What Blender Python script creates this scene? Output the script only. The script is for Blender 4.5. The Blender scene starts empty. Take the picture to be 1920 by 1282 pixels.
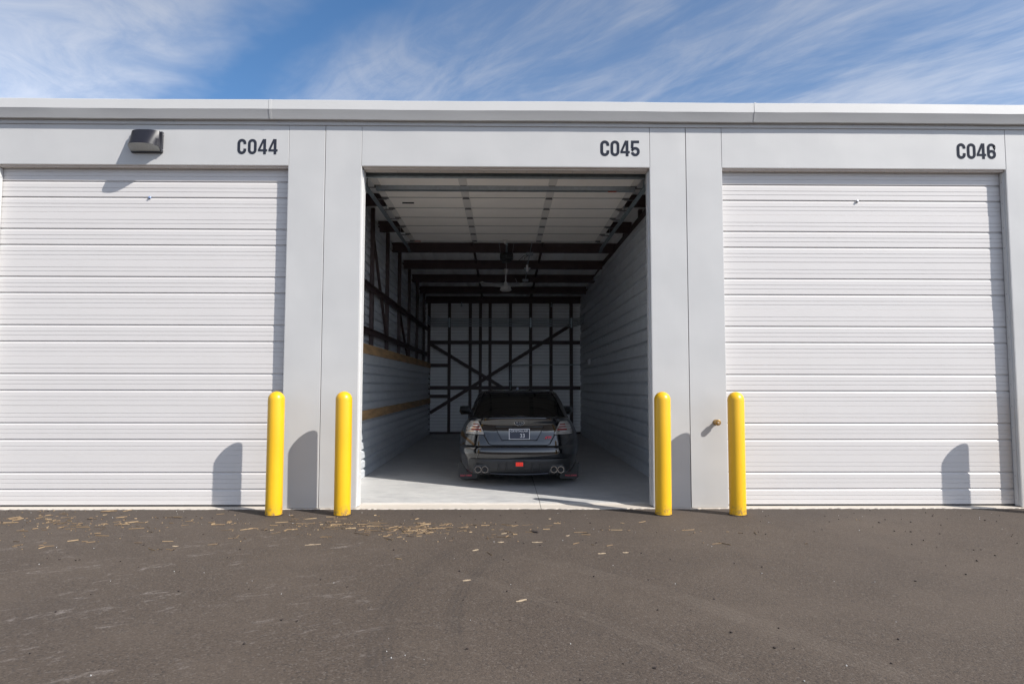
import bpy, bmesh, math, random
from mathutils import Vector, Matrix, Euler
from math import radians, sin, cos, pi, atan, sqrt

random.seed(7)
S = bpy.context.scene
C = S.collection

# ---------------------------------------------------------------- camera
CAM = (-0.0279, -8.1462, 1.5172)
YAW, PITCH, ROLL, FPX = 0.0129, 0.0648, 0.0012, 1229.18
f = Vector((sin(YAW)*cos(PITCH), cos(YAW)*cos(PITCH), sin(PITCH)))
r = Vector((cos(YAW), -sin(YAW), 0)); u = r.cross(f)
r2 = cos(ROLL)*r + sin(ROLL)*u; u2 = -sin(ROLL)*r + cos(ROLL)*u
cd = bpy.data.cameras.new('camera'); cam = bpy.data.objects.new('camera', cd); C.objects.link(cam)
m = Matrix((r2, u2, -f)).transposed().to_4x4(); m.translation = Vector(CAM); cam.matrix_world = m
cd.sensor_width = 36.0; cd.lens = FPX/1920*36.0; cd.clip_end = 3000; cd.clip_start = .05
S.camera = cam

# ---------------------------------------------------------------- light
SUN_T, SUN_E = 1.58, 1.52                      # to the sun: (T, -1, E)
sdir = Vector((SUN_T, -1, SUN_E)).normalized()
elev = math.asin(sdir.z); az = math.atan2(sdir.x, sdir.y)
sl = bpy.data.lights.new('sun', 'SUN'); sl.energy = 3.5; sl.angle = radians(.53); sl.color = (1, .955, .89)
so = bpy.data.objects.new('sun', sl); C.objects.link(so)
so.rotation_euler = (-sdir).to_track_quat('-Z', 'Y').to_euler(); so.location = sdir*60

W = bpy.data.worlds.new('World'); S.world = W; W.use_nodes = True
def build_world():
    nt = W.node_tree; nt.nodes.clear(); N = nt.nodes.new; L = nt.links.new
    out = N('ShaderNodeOutputWorld'); bg = N('ShaderNodeBackground'); bg.inputs['Strength'].default_value = .15
    sky = N('ShaderNodeTexSky'); sky.sky_type = 'NISHITA'; sky.sun_disc = False
    sky.sun_elevation = elev; sky.sun_rotation = az; sky.altitude = 200; sky.air_density = 1.0; sky.dust_density = .6; sky.ozone_density = 3.0
    tc = N('ShaderNodeTexCoord'); sp = N('ShaderNodeSeparateXYZ'); L(tc.outputs['Generated'], sp.inputs[0])
    def M(op, a, b=None, c=None, clamp=False):
        n = N('ShaderNodeMath'); n.operation = op; n.use_clamp = clamp
        for i, v in enumerate((a, b, c)):
            if v is None: continue
            if isinstance(v, (int, float)): n.inputs[i].default_value = v
            else: L(v, n.inputs[i])
        return n.outputs[0]
    z = M('MAXIMUM', sp.outputs[2], .03)
    uu = M('DIVIDE', sp.outputs[0], z); vv = M('DIVIDE', sp.outputs[1], z)
    # stream coordinates: 'a' along the cirrus streaks, 'b' across
    th = radians(-52)
    a = M('ADD', M('MULTIPLY', uu, cos(th)), M('MULTIPLY', vv, sin(th)))
    b = M('ADD', M('MULTIPLY', uu, -sin(th)), M('MULTIPLY', vv, cos(th)))
    def noise(sa, sb, seed, detail, rough, dist=0.0):
        cb = N('ShaderNodeCombineXYZ'); L(M('MULTIPLY', a, sa), cb.inputs[0]); L(M('MULTIPLY', b, sb), cb.inputs[1]); cb.inputs[2].default_value = seed
        n = N('ShaderNodeTexNoise'); n.inputs['Scale'].default_value = 1; n.inputs['Detail'].default_value = detail
        n.inputs['Roughness'].default_value = rough; n.inputs['Distortion'].default_value = dist
        L(cb.outputs[0], n.inputs['Vector']); return n.outputs['Fac']
    def ramp(v, lo, hi):
        n = N('ShaderNodeMapRange'); n.interpolation_type = 'SMOOTHSTEP'; L(v, n.inputs[0])
        n.inputs[1].default_value = lo; n.inputs[2].default_value = hi; return n.outputs[0]
    bw = M('ADD', b, M('MULTIPLY', M('SUBTRACT', noise(1.1, 1.3, 4.2, 5, .62), .5), .55))
    big = noise(.9, 1.6, 1.3, 4, .55, .5)
    strk = noise(1.0, 3.0, 7.7, 8, .60, .9)
    fine = noise(3.2, 10.5, 2.1, 8, .66, 1.3)
    puff = noise(2.4, 3.0, 9.4, 9, .62, .9)
    # a broad bank of cloud on one side of a clear lane, thin patchy veil on the other
    bank = M('SUBTRACT', 1, ramp(bw, .32, .60))
    lane = ramp(bw, .66, .98)
    d1 = M('MULTIPLY', bank, M('ADD', .40, M('MULTIPLY', ramp(puff, .28, .70), .52)))
    s0 = M('ADD', M('MULTIPLY', strk, .58), M('ADD', M('MULTIPLY', fine, .20), M('MULTIPLY', big, .34)))
    d2 = M('MULTIPLY', lane, M('ADD', .16, M('MULTIPLY', ramp(s0, .43, .76), .66)))
    den = M('ADD', d1, d2, clamp=True)
    mix = N('ShaderNodeMix'); mix.data_type = 'RGBA'; L(den, mix.inputs[0])
    hs = N('ShaderNodeHueSaturation'); hs.inputs['Saturation'].default_value = 1.16; hs.inputs['Value'].default_value = .50; L(sky.outputs[0], hs.inputs['Color'])
    # thin ice cloud scatters the light of the sky behind it: brighter and whiter than the blue at the same place
    lum = N('ShaderNodeRGBToBW'); L(sky.outputs[0], lum.inputs[0])
    cc = N('ShaderNodeCombineColor')
    for k, t in enumerate((.95, 1.05, 1.27)): L(M('MULTIPLY', lum.outputs[0], t), cc.inputs[k])
    L(hs.outputs[0], mix.inputs[6]); L(cc.outputs[0], mix.inputs[7])
    L(mix.outputs[2], bg.inputs['Color']); L(bg.outputs[0], out.inputs[0])
build_world()
S.view_settings.view_transform = 'Standard'; S.view_settings.look = 'None'
S.view_settings.exposure = 1.02; S.view_settings.gamma = 1; S.view_settings.use_curve_mapping = False
S.render.engine = 'CYCLES'
S.cycles.max_bounces = 10; S.cycles.diffuse_bounces = 6; S.cycles.glossy_bounces = 5
S.cycles.sample_clamp_indirect = 6

# ---------------------------------------------------------------- materials
def new_mat(name):
    m = bpy.data.materials.new(name); m.use_nodes = True
    return m, m.node_tree, m.node_tree.nodes['Principled BSDF']
def mat(name, col, rough=.5, metal=0.0, var=.06, vscale=3.0, bump=0.0, bscale=40.0, stretch=(1, 1, 1), coat=0.0, spec=.5, bdist=.01, emit=None, rvar=.0):
    m, nt, p = new_mat(name); N = nt.nodes.new; L = nt.links.new
    p.inputs['Roughness'].default_value = rough; p.inputs['Metallic'].default_value = metal
    p.inputs['Coat Weight'].default_value = coat; p.inputs['Coat Roughness'].default_value = .03
    p.inputs['Specular IOR Level'].default_value = spec
    tc = N('ShaderNodeTexCoord'); mp = N('ShaderNodeMapping'); mp.inputs['Scale'].default_value = stretch; L(tc.outputs['Object'], mp.inputs[0])
    if emit:
        p.inputs['Emission Color'].default_value = (*emit[0], 1); p.inputs['Emission Strength'].default_value = emit[1]
    n = N('ShaderNodeTexNoise'); n.inputs['Scale'].default_value = vscale; n.inputs['Detail'].default_value = 6; n.inputs['Roughness'].default_value = .62; L(mp.outputs[0], n.inputs['Vector'])
    cr = N('ShaderNodeValToRGB'); cr.color_ramp.elements[0].position = .28; cr.color_ramp.elements[1].position = .72
    cr.color_ramp.elements[0].color = (*[max(0, c*(1-var)) for c in col], 1); cr.color_ramp.elements[1].color = (*[min(1, c*(1+var)) for c in col], 1)
    L(n.outputs['Fac'], cr.inputs[0]); L(cr.outputs[0], p.inputs['Base Color'])
    if rvar:
        mr = N('ShaderNodeMapRange'); mr.inputs[3].default_value = rough-rvar; mr.inputs[4].default_value = rough+rvar; L(n.outputs['Fac'], mr.inputs[0]); L(mr.outputs[0], p.inputs['Roughness'])
    if bump:
        b = N('ShaderNodeTexNoise'); b.inputs['Scale'].default_value = bscale; b.inputs['Detail'].default_value = 4; L(mp.outputs[0], b.inputs['Vector'])
        bp = N('ShaderNodeBump'); bp.inputs['Strength'].default_value = bump; bp.inputs['Distance'].default_value = bdist; L(b.outputs['Fac'], bp.inputs['Height']); L(bp.outputs[0], p.inputs['Normal'])
    return m

def panel_material():
    # painted flat steel panel: oil-canning waves, faint vertical rolling lines, dust near the ground
    m, nt, p = new_mat('painted_panel'); N = nt.nodes.new; L = nt.links.new
    p.inputs['Roughness'].default_value = .42
    tc = N('ShaderNodeTexCoord'); sp = N('ShaderNodeSeparateXYZ'); L(tc.outputs['Object'], sp.inputs[0])
    n = N('ShaderNodeTexNoise'); n.inputs['Scale'].default_value = 1.6; n.inputs['Detail'].default_value = 5; L(tc.outputs['Object'], n.inputs['Vector'])
    cr = N('ShaderNodeValToRGB'); cr.color_ramp.elements[0].position = .3; cr.color_ramp.elements[1].position = .7
    cr.color_ramp.elements[0].color = (.40, .397, .393, 1); cr.color_ramp.elements[1].color = (.435, .431, .425, 1); L(n.outputs[0], cr.inputs[0])
    # dirt splashed up from the ground, with its own ragged edge
    d = N('ShaderNodeTexNoise'); d.inputs['Scale'].default_value = 14; d.inputs['Detail'].default_value = 6; L(tc.outputs['Object'], d.inputs['Vector'])
    h = N('ShaderNodeMapRange'); h.inputs[1].default_value = .0; h.inputs[2].default_value = .22; h.inputs[3].default_value = .55; h.inputs[4].default_value = 0; L(sp.outputs[2], h.inputs[0])
    mu = N('ShaderNodeMath'); mu.operation = 'MULTIPLY'; L(h.outputs[0], mu.inputs[0]); L(d.outputs[0], mu.inputs[1])
    mx = N('ShaderNodeMix'); mx.data_type = 'RGBA'; L(mu.outputs[0], mx.inputs[0]); L(cr.outputs[0], mx.inputs[6]); mx.inputs[7].default_value = (.40, .35, .30, 1); L(mx.outputs[2], p.inputs['Base Color'])
    mp = N('ShaderNodeMapping'); mp.inputs['Scale'].default_value = (55, 1, .35); L(tc.outputs['Object'], mp.inputs[0])
    b = N('ShaderNodeTexNoise'); b.inputs['Scale'].default_value = 1; b.inputs['Detail'].default_value = 2; L(mp.outputs[0], b.inputs['Vector'])
    w = N('ShaderNodeTexNoise'); w.inputs['Scale'].default_value = 1.3; w.inputs['Detail'].default_value = 2; L(tc.outputs['Object'], w.inputs['Vector'])
    b1 = N('ShaderNodeBump'); b1.inputs['Strength'].default_value = .25; b1.inputs['Distance'].default_value = .0015; L(b.outputs[0], b1.inputs['Height'])
    b2 = N('ShaderNodeBump'); b2.inputs['Strength'].default_value = .55; b2.inputs['Distance'].default_value = .02; L(w.outputs[0], b2.inputs['Height']); L(b1.outputs[0], b2.inputs['Normal'])
    L(b2.outputs[0], p.inputs['Normal']); return m

def asphalt_material():
    m, nt, p = new_mat('asphalt'); N = nt.nodes.new; L = nt.links.new
    geo = N('ShaderNodeNewGeometry'); pos = geo.outputs['Position']
    sp = N('ShaderNodeSeparateXYZ'); L(pos, sp.inputs[0])
    def M(op, a, b=None, c=None, clamp=False):
        n = N('ShaderNodeMath'); n.operation = op; n.use_clamp = clamp
        for i, v in enumerate((a, b, c)):
            if v is None: continue
            if isinstance(v, (int, float)): n.inputs[i].default_value = v
            else: L(v, n.inputs[i])
        return n.outputs[0]
    def noise(scale, detail=4, rough=.6, stretch=None, rot=0, dist=0):
        n = N('ShaderNodeTexNoise'); n.inputs['Scale'].default_value = scale; n.inputs['Detail'].default_value = detail; n.inputs['Roughness'].default_value = rough; n.inputs['Distortion'].default_value = dist
        if stretch:
            mp = N('ShaderNodeMapping'); mp.inputs['Rotation'].default_value = (0, 0, rot); L(pos, mp.inputs[0])
            mp2 = N('ShaderNodeMapping'); mp2.inputs['Scale'].default_value = stretch; L(mp.outputs[0], mp2.inputs[0]); L(mp2.outputs[0], n.inputs['Vector'])
        else: L(pos, n.inputs['Vector'])
        return n.outputs['Fac']
    def ss(v, lo, hi):
        n = N('ShaderNodeMapRange'); n.interpolation_type = 'SMOOTHSTEP'; L(v, n.inputs[0]); n.inputs[1].default_value = lo; n.inputs[2].default_value = hi; return n.outputs[0]
    def mix(fac, a, b):
        n = N('ShaderNodeMix'); n.data_type = 'RGBA'
        if isinstance(fac, float): n.inputs[0].default_value = fac
        else: L(fac, n.inputs[0])
        for i, v in ((6, a), (7, b)):
            if isinstance(v, tuple): n.inputs[i].default_value = (*v, 1)
            else: L(v, n.inputs[i])
        return n.outputs[2]
    vor = N('ShaderNodeTexVoronoi'); vor.inputs['Scale'].default_value = 85; L(pos, vor.inputs['Vector'])
    vsp = N('ShaderNodeSeparateColor'); L(vor.outputs['Color'], vsp.inputs[0])
    grain = noise(60, 5, .75)
    base = mix(ss(grain, .28, .72), (.047, .0355, .0275), (.092, .0715, .0565))
    base = mix(M('MULTIPLY', ss(vsp.outputs[0], .84, .98), .34), base, (.17, .148, .13))        # pale stones
    base = mix(M('MULTIPLY', ss(vsp.outputs[1], .82, .95), .60), base, (.028, .024, .023))      # dark binder pits
    base = mix(M('MULTIPLY', ss(noise(.7, 5, .6), .40, .72), .42), base, (.103, .081, .064))    # dusty patches
    base = mix(M('MULTIPLY', ss(noise(.45, 4, .55, dist=.4), .50, .75), .40), base, (.052, .043, .038))
    base = mix(M('MULTIPLY', ss(sp.outputs[1], -1.2, -.15), .35), base, (.046, .038, .034))      # fresher strip along the slab
    # rubber and dust arcs left by turning tyres
    def arc(cx, cy, rad, wid, y0, y1):
        dx = M('SUBTRACT', sp.outputs[0], cx); dy = M('SUBTRACT', sp.outputs[1], cy)
        d = M('SUBTRACT', M('SQRT', M('ADD', M('MULTIPLY', dx, dx), M('MULTIPLY', dy, dy))), rad)
        e = M('SUBTRACT', 1, ss(M('ABSOLUTE', d), wid*.55, wid))
        tread = M('ADD', .62, M('MULTIPLY', M('SINE', M('MULTIPLY', d, 150)), .38))
        lim = M('MULTIPLY', ss(sp.outputs[1], y0, y0+.6), M('SUBTRACT', 1, ss(sp.outputs[1], y1-.6, y1)))
        return M('MULTIPLY', M('MULTIPLY', e, tread), M('MULTIPLY', lim, ss(noise(3, 3, .6), .25, .65)))
    a1 = M('ADD', arc(3.2, -3.6, 4.0, .11, -4.9, -1.6), arc(3.2, -3.6, 3.55, .07, -4.6, -1.9))
    a2 = M('ADD', arc(-5.0, -8.2, 7.9, .12, -5.2, -2.0), arc(-5.0, -8.2, 7.1, .08, -5.2, -2.4))
    base = mix(M('MULTIPLY', a1, .50, clamp=True), base, (.036, .030, .027))
    base = mix(M('MULTIPLY', a2, .24, clamp=True), base, (.150, .124, .102))
    # chalky scuffs
    reg = M('MULTIPLY', M('SUBTRACT', 1, ss(sp.outputs[0], -1.5, .2)), M('SUBTRACT', 1, ss(sp.outputs[1], -1.7, -1.0)))
    sc = M('MULTIPLY', ss(noise(1.0, 5, .7, (3.2, 10, 1), radians(-28), 1.2), .555, .66), ss(noise(26, 4, .7), .36, .62))
    sc = M('MULTIPLY', sc, ss(noise(.9, 2), .38, .55))
    base = mix(M('MULTIPLY', M('MULTIPLY', sc, reg), .45), base, (.26, .23, .215))
    L(base, p.inputs['Base Color']); p.inputs['Roughness'].default_value = .86; p.inputs['Specular IOR Level'].default_value = .3
    h = M('ADD', M('MULTIPLY', vor.outputs['Distance'], -.7), M('MULTIPLY', grain, .9))
    bp = N('ShaderNodeBump'); bp.inputs['Strength'].default_value = .55; bp.inputs['Distance'].default_value = .005; L(h, bp.inputs['Height'])
    b2 = N('ShaderNodeBump'); b2.inputs['Strength'].default_value = .35; b2.inputs['Distance'].default_value = .03; L(noise(2.2, 3), b2.inputs['Height']); L(bp.outputs[0], b2.inputs['Normal'])
    L(b2.outputs[0], p.inputs['Normal']); return m

def concrete_material():
    m, nt, p = new_mat('troweled_concrete'); N = nt.nodes.new; L = nt.links.new
    geo = N('ShaderNodeNewGeometry'); pos = geo.outputs['Position']; sp = N('ShaderNodeSeparateXYZ'); L(pos, sp.inputs[0])
    def noise(scale, detail, rough, stretch=(1, 1, 1), dist=0):
        mp = N('ShaderNodeMapping'); mp.inputs['Scale'].default_value = stretch; L(pos, mp.inputs[0])
        n = N('ShaderNodeTexNoise'); n.inputs['Scale'].default_value = scale; n.inputs['Detail'].default_value = detail; n.inputs['Roughness'].default_value = rough; n.inputs['Distortion'].default_value = dist
        L(mp.outputs[0], n.inputs['Vector']); return n.outputs[0]
    a = noise(1, 9, .76, (3.0, 15, 1), 1.0); b = noise(.9, 4, .6)
    cr = N('ShaderNodeValToRGB'); e = cr.color_ramp.elements; e[0].position = .28; e[0].color = (.31, .315, .32, 1); e[1].position = .74; e[1].color = (.66, .645, .615, 1); L(a, cr.inputs[0])
    c2 = N('ShaderNodeValToRGB'); e = c2.color_ramp.elements; e[0].position = .3; e[0].color = (.82, .825, .84, 1); e[1].position = .7; e[1].color = (1, 1, 1, 1); L(b, c2.inputs[0])
    mu = N('ShaderNodeMix'); mu.data_type = 'RGBA'; mu.blend_type = 'MULTIPLY'; mu.inputs[0].default_value = 1; L(cr.outputs[0], mu.inputs[6]); L(c2.outputs[0], mu.inputs[7])
    # the rough, dusty strip outside the door line is a warmer cement
    ed = N('ShaderNodeMapRange'); ed.interpolation_type = 'SMOOTHSTEP'; ed.inputs[1].default_value = .20; ed.inputs[2].default_value = .30; ed.inputs[3].default_value = .85; ed.inputs[4].default_value = 0; L(sp.outputs[1], ed.inputs[0])
    mx = N('ShaderNodeMix'); mx.data_type = 'RGBA'; L(ed.outputs[0], mx.inputs[0]); L(mu.outputs[2], mx.inputs[6]); mx.inputs[7].default_value = (.52, .465, .40, 1)
    L(mx.outputs[2], p.inputs['Base Color'])
    rr = N('ShaderNodeMapRange'); rr.inputs[3].default_value = .35; rr.inputs[4].default_value = .62; L(a, rr.inputs[0]); L(rr.outputs[0], p.inputs['Roughness'])
    bp = N('ShaderNodeBump'); bp.inputs['Strength'].default_value = .25; bp.inputs['Distance'].default_value = .004; L(noise(45, 4, .6), bp.inputs['Height']); L(bp.outputs[0], p.inputs['Normal'])
    return m

def yellow_material():
    # moulded plastic sleeve: faint fading, scuffs and a splash of dirt at the foot
    m, nt, p = new_mat('bollard_yellow'); N = nt.nodes.new; L = nt.links.new
    p.inputs['Roughness'].default_value = .36
    tc = N('ShaderNodeTexCoord'); sp = N('ShaderNodeSeparateXYZ'); L(tc.outputs['Object'], sp.inputs[0]); oi = N('ShaderNodeObjectInfo')
    ad = N('ShaderNodeVectorMath'); ad.operation = 'ADD'; L(tc.outputs['Object'], ad.inputs[0]); L(oi.outputs['Location'], ad.inputs[1])
    def noise(scale, st, det=5):
        mp = N('ShaderNodeMapping'); mp.inputs['Scale'].default_value = st; L(ad.outputs[0], mp.inputs[0])
        n = N('ShaderNodeTexNoise'); n.inputs['Scale'].default_value = scale; n.inputs['Detail'].default_value = det; n.inputs['Roughness'].default_value = .65; L(mp.outputs[0], n.inputs['Vector']); return n.outputs[0]
    def ss(v, lo, hi, a=0, b=1):
        n = N('ShaderNodeMapRange'); n.interpolation_type = 'SMOOTHSTEP'; L(v, n.inputs[0]); n.inputs[1].default_value = lo; n.inputs[2].default_value = hi; n.inputs[3].default_value = a; n.inputs[4].default_value = b; return n.outputs[0]
    def mix(fac, a, b):
        n = N('ShaderNodeMix'); n.data_type = 'RGBA'; L(fac, n.inputs[0])
        for i, v in ((6, a), (7, b)):
            if isinstance(v, tuple): n.inputs[i].default_value = (*v, 1)
            else: L(v, n.inputs[i])
        return n.outputs[2]
    def mul(a, b):
        n = N('ShaderNodeMath'); n.operation = 'MULTIPLY'; L(a, n.inputs[0])
        if isinstance(b, float): n.inputs[1].default_value = b
        else: L(b, n.inputs[1])
        return n.outputs[0]
    c = mix(ss(noise(3, (1, 1, .4)), .3, .7), (.64, .355, .006), (.70, .40, .008))
    c = mix(mul(ss(noise(9, (1, 1, 5), 7), .66, .74), .35), c, (.42, .25, .05))
    c = mix(mul(ss(sp.outputs[2], 0, .16, 1, 0), ss(noise(24, (1, 1, 1)), .40, .68)), c, (.20, .13, .06))
    L(c, p.inputs['Base Color'])
    b = N('ShaderNodeBump'); b.inputs['Strength'].default_value = .12; b.inputs['Distance'].default_value = .01; L(noise(5, (1, 1, .3), 3), b.inputs['Height']); L(b.outputs[0], p.inputs['Normal'])
    return m
MT = {}
MT['panel'] = panel_material()
MT['asphalt'] = asphalt_material()
MT['concrete'] = concrete_material()
MT['door'] = mat('white_door_paint', (.515, .495, .483), .40, var=.025, vscale=1.4, bump=.10, bscale=160, bdist=.001)
MT['door_in'] = mat('door_backing', (.90, .85, .79), .5, var=.05, vscale=2.2, bump=.05, bscale=60, bdist=.002)
MT['stile'] = mat('door_stile', (.66, .63, .59), .45, var=.06, vscale=4)
MT['trim'] = mat('white_trim', (.53, .53, .525), .4, var=.04, vscale=5)
MT['soffit'] = mat('soffit_trim', (.56, .51, .47), .5, var=.05, vscale=4)
MT['gutter'] = mat('gutter_paint', (.45, .447, .44), .38, var=.03, vscale=.8, bump=.10, bscale=2.0, bdist=.02, stretch=(1, 1, 1))
MT['galv'] = mat('galvanised_steel', (.42, .47, .51), .38, metal=.85, var=.14, vscale=18)
MT['hinge'] = mat('zinc_hinge', (.16, .16, .165), .5, metal=.5, var=.2, vscale=20)
MT['galv_dull'] = mat('dull_galvanised_steel', (.30, .35, .38), .5, metal=.7, var=.14, vscale=12)
MT['sheet'] = mat('galvalume_sheet', (.64, .67, .70), .36, metal=.22, var=.10, vscale=3.5, bump=.08, bscale=9, bdist=.006, rvar=.08)
MT['back'] = mat('white_back_sheet', (.88, .90, .92), .5, var=.04, vscale=2)
MT['ceil'] = mat('white_roof_underside', (.90, .90, .90), .55, var=.06, vscale=2.5)
MT['primer'] = mat('red_oxide_primer', (.052, .033, .033), .55, var=.25, vscale=6)
MT['wood'] = mat('plywood_strip', (.44, .27, .13), .65, var=.38, vscale=5, stretch=(1, .35, 4), bump=.15, bscale=30, bdist=.003)
MT['dark'] = mat('dark_void', (.015, .015, .016), .8)
MT['yellow'] = yellow_material()
MT['letter'] = mat('letter_vinyl', (.024, .028, .040), .8, var=.08, spec=.1)
MT['black'] = mat('black_plastic', (.018, .019, .022), .38, var=.2, vscale=10)
MT['bronze'] = mat('dark_bronze_housing', (.012, .012, .017), .34, var=.1, vscale=6, spec=.35)
MT['lens'] = mat('prismatic_lens', (.36, .37, .36), .4, var=.15, vscale=60, bump=.8, bscale=90, bdist=.004)
MT['paint'] = mat('black_car_paint', (.003, .0035, .005), .12, var=.05, coat=1.0, spec=.5)
MT['glass'] = mat('tinted_glass', (.0015, .0017, .002), .03, var=.02, spec=.28)
MT['rubber'] = mat('tyre_rubber', (.014, .014, .015), .8, var=.2, vscale=12)
MT['satin'] = mat('satin_black_plastic', (.013, .0135, .015), .45, var=.12, vscale=25)
MT['chrome'] = mat('chrome', (.72, .71, .70), .12, metal=1.0, var=.03)
MT['rim'] = mat('wheel_rim', (.08, .08, .085), .3, metal=.8, var=.05)
MT['tail'] = mat('smoked_clear_lens', (.24, .225, .205), .10, var=.35, vscale=14, coat=.8)
MT['red'] = mat('red_lens', (.16, .012, .012), .15, var=.1, coat=.6)
MT['fog'] = mat('rear_fog_lamp', (.55, .03, .02), .22, var=.12, emit=((1, .05, .03), .16))
MT['badge'] = mat('badge_red', (.62, .05, .08), .3, var=.05)
MT['plate'] = mat('plate_navy', (.022, .028, .050), .4, var=.1)
MT['white'] = mat('white_print', (.55, .55, .57), .4, var=.03)
MT['fan'] = mat('fan_enamel', (.66, .65, .63), .35, var=.03)
MT['motor'] = mat('opener_housing', (.012, .016, .017), .4, var=.2)
MT['brass'] = mat('brass', (.42, .27, .10), .35, metal=.8, var=.15, vscale=20)
MT['straw'] = mat('straw', (.30, .21, .12), .8)
def per_island(m, cols):
    nt = m.node_tree; g = nt.nodes.new('ShaderNodeNewGeometry'); cr = nt.nodes.new('ShaderNodeValToRGB'); e = cr.color_ramp.elements
    while len(e) < len(cols): e.new(.5)
    for i, (p_, c_) in enumerate(cols): e[i].position = p_; e[i].color = (*c_, 1)
    nt.links.new(g.outputs['Random Per Island'], cr.inputs[0]); nt.links.new(cr.outputs[0], nt.nodes['Principled BSDF'].inputs['Base Color'])
per_island(MT['straw'], [(0, (.055, .038, .026)), (.45, (.17, .115, .065)), (.80, (.25, .168, .09)), (1, (.36, .26, .15))])
MT['chip'] = mat('pale_wood', (.36, .28, .19), .75, var=.3, vscale=9)
MT['bark'] = mat('dark_bark', (.030, .022, .019), .85, var=.3, vscale=8)
MT['steel'] = mat('screw_steel', (.38, .38, .40), .4, metal=.6, var=.05)
MT['bluebolt'] = mat('zinc_bolt', (.26, .33, .50), .35, metal=.5, var=.1)
MT['labelred'] = mat('warning_sticker', (.36, .05, .025), .5, var=.1)
MT['silver'] = mat('paper_label', (.55, .55, .54), .5, var=.15, vscale=60)

# ---------------------------------------------------------------- mesh helpers
class MB:
    def __init__(s): s.v = []; s.f = []
    def add(s, vs, fs):
        n = len(s.v); s.v += [tuple(q) for q in vs]; s.f += [tuple(i+n for i in q) for q in fs]; return s
    def box(s, x0, x1, y0, y1, z0, z1):
        return s.add([(x0, y0, z0), (x1, y0, z0), (x1, y1, z0), (x0, y1, z0), (x0, y0, z1), (x1, y0, z1), (x1, y1, z1), (x0, y1, z1)],
                     [(0, 3, 2, 1), (4, 5, 6, 7), (0, 1, 5, 4), (1, 2, 6, 5), (2, 3, 7, 6), (3, 0, 4, 7)])
    def bar(s, a, b, w, h, up=(0, 0, 1)):
        a = Vector(a); b = Vector(b); d = (b-a).normalized(); up = Vector(up)
        x = d.cross(up).normalized()*w/2; z = x.cross(d).normalized()*h/2
        return s.add([a-x-z, a+x-z, a+x+z, a-x+z, b-x-z, b+x-z, b+x+z, b-x+z],
                     [(0, 1, 2, 3), (7, 6, 5, 4), (0, 4, 5, 1), (1, 5, 6, 2), (2, 6, 7, 3), (3, 7, 4, 0)])
    def tube(s, pts, rad, n=8, cap=True):
        pts = [Vector(q) for q in pts]; k = len(pts); rads = rad if isinstance(rad, (list, tuple)) else [rad]*k
        d0 = (pts[1]-pts[0]).normalized(); ref = Vector((0, 0, 1)) if abs(d0.z) < .9 else Vector((1, 0, 0))
        vs = []
        for i, q in enumerate(pts):
            d = (pts[min(i+1, k-1)]-pts[max(i-1, 0)]).normalized(); x = d.cross(ref).normalized(); y = x.cross(d)
            vs += [q+(x*cos(2*pi*j/n)+y*sin(2*pi*j/n))*rads[i] for j in range(n)]
        fs = [(i*n+j, i*n+(j+1) % n, (i+1)*n+(j+1) % n, (i+1)*n+j) for i in range(k-1) for j in range(n)]
        if cap: fs += [tuple(reversed(range(n))), tuple(range((k-1)*n, k*n))]
        return s.add(vs, fs)
    def lathe(s, prof, c, n=20, axis='z'):
        vs = []
        for (rr, h) in prof:
            for j in range(n):
                a = 2*pi*j/n
                q = (rr*cos(a), rr*sin(a), h) if axis == 'z' else ((rr*cos(a), h, rr*sin(a)) if axis == 'y' else (h, rr*cos(a), rr*sin(a)))
                vs.append((q[0]+c[0], q[1]+c[1], q[2]+c[2]))
        k = len(prof)
        fs = [(i*n+j, i*n+(j+1) % n, (i+1)*n+(j+1) % n, (i+1)*n+j) for i in range(k-1) for j in range(n)]
        fs += [tuple(reversed(range(n))), tuple(range((k-1)*n, k*n))]
        return s.add(vs, fs)
    def prism(s, poly, axis, a, b):
        # poly: 2D points; axis 'x': (y,z), 'y': (x,z), 'z': (x,y)
        def P(q, t): return (t, q[0], q[1]) if axis == 'x' else ((q[0], t, q[1]) if axis == 'y' else (q[0], q[1], t))
        n = len(poly)
        return s.add([P(q, a) for q in poly]+[P(q, b) for q in poly],
                     [tuple(range(n)), tuple(reversed(range(n, 2*n)))]+[(i, i+n, (i+1) % n+n, (i+1) % n) for i in range(n)])
    def build(s, name, material, parent=None, smooth=None, bevel=0, seg=1, loc=None):
        me = bpy.data.meshes.new(name); me.from_pydata(s.v, [], s.f)
        bm = bmesh.new(); bm.from_mesh(me)
        if bevel:
            es = [e for e in bm.edges if len(e.link_faces) == 2 and e.calc_face_angle(0) > .6]
            bmesh.ops.bevel(bm, geom=es, offset=bevel, segments=seg, profile=.5, affect='EDGES')
        bmesh.ops.recalc_face_normals(bm, faces=bm.faces); bm.to_mesh(me); bm.free()
        if smooth is not None:
            me.polygons.foreach_set('use_smooth', [True]*len(me.polygons)); me.set_sharp_from_angle(angle=radians(smooth))
        me.materials.append(MT[material] if isinstance(material, str) else material)
        o = bpy.data.objects.new(name, me); C.objects.link(o)
        if parent is not None: o.parent = parent
        if loc is not None: o.location = loc
        return o
def empty(name, loc=(0, 0, 0), parent=None):
    o = bpy.data.objects.new(name, None); C.objects.link(o); o.location = loc; o.empty_display_size = .2
    if parent is not None: o.parent = parent
    return o
def tag(o, label=None, cat=None, group=None, kind=None):
    for k, v in (('label', label), ('category', cat), ('group', group), ('kind', kind)):
        if v: o[k] = v
    return o
def copy_tree(o, parent=None):
    c = o.copy(); C.objects.link(c); c.parent = parent
    for ch in list(o.children): copy_tree(ch, c)
    return c
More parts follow.
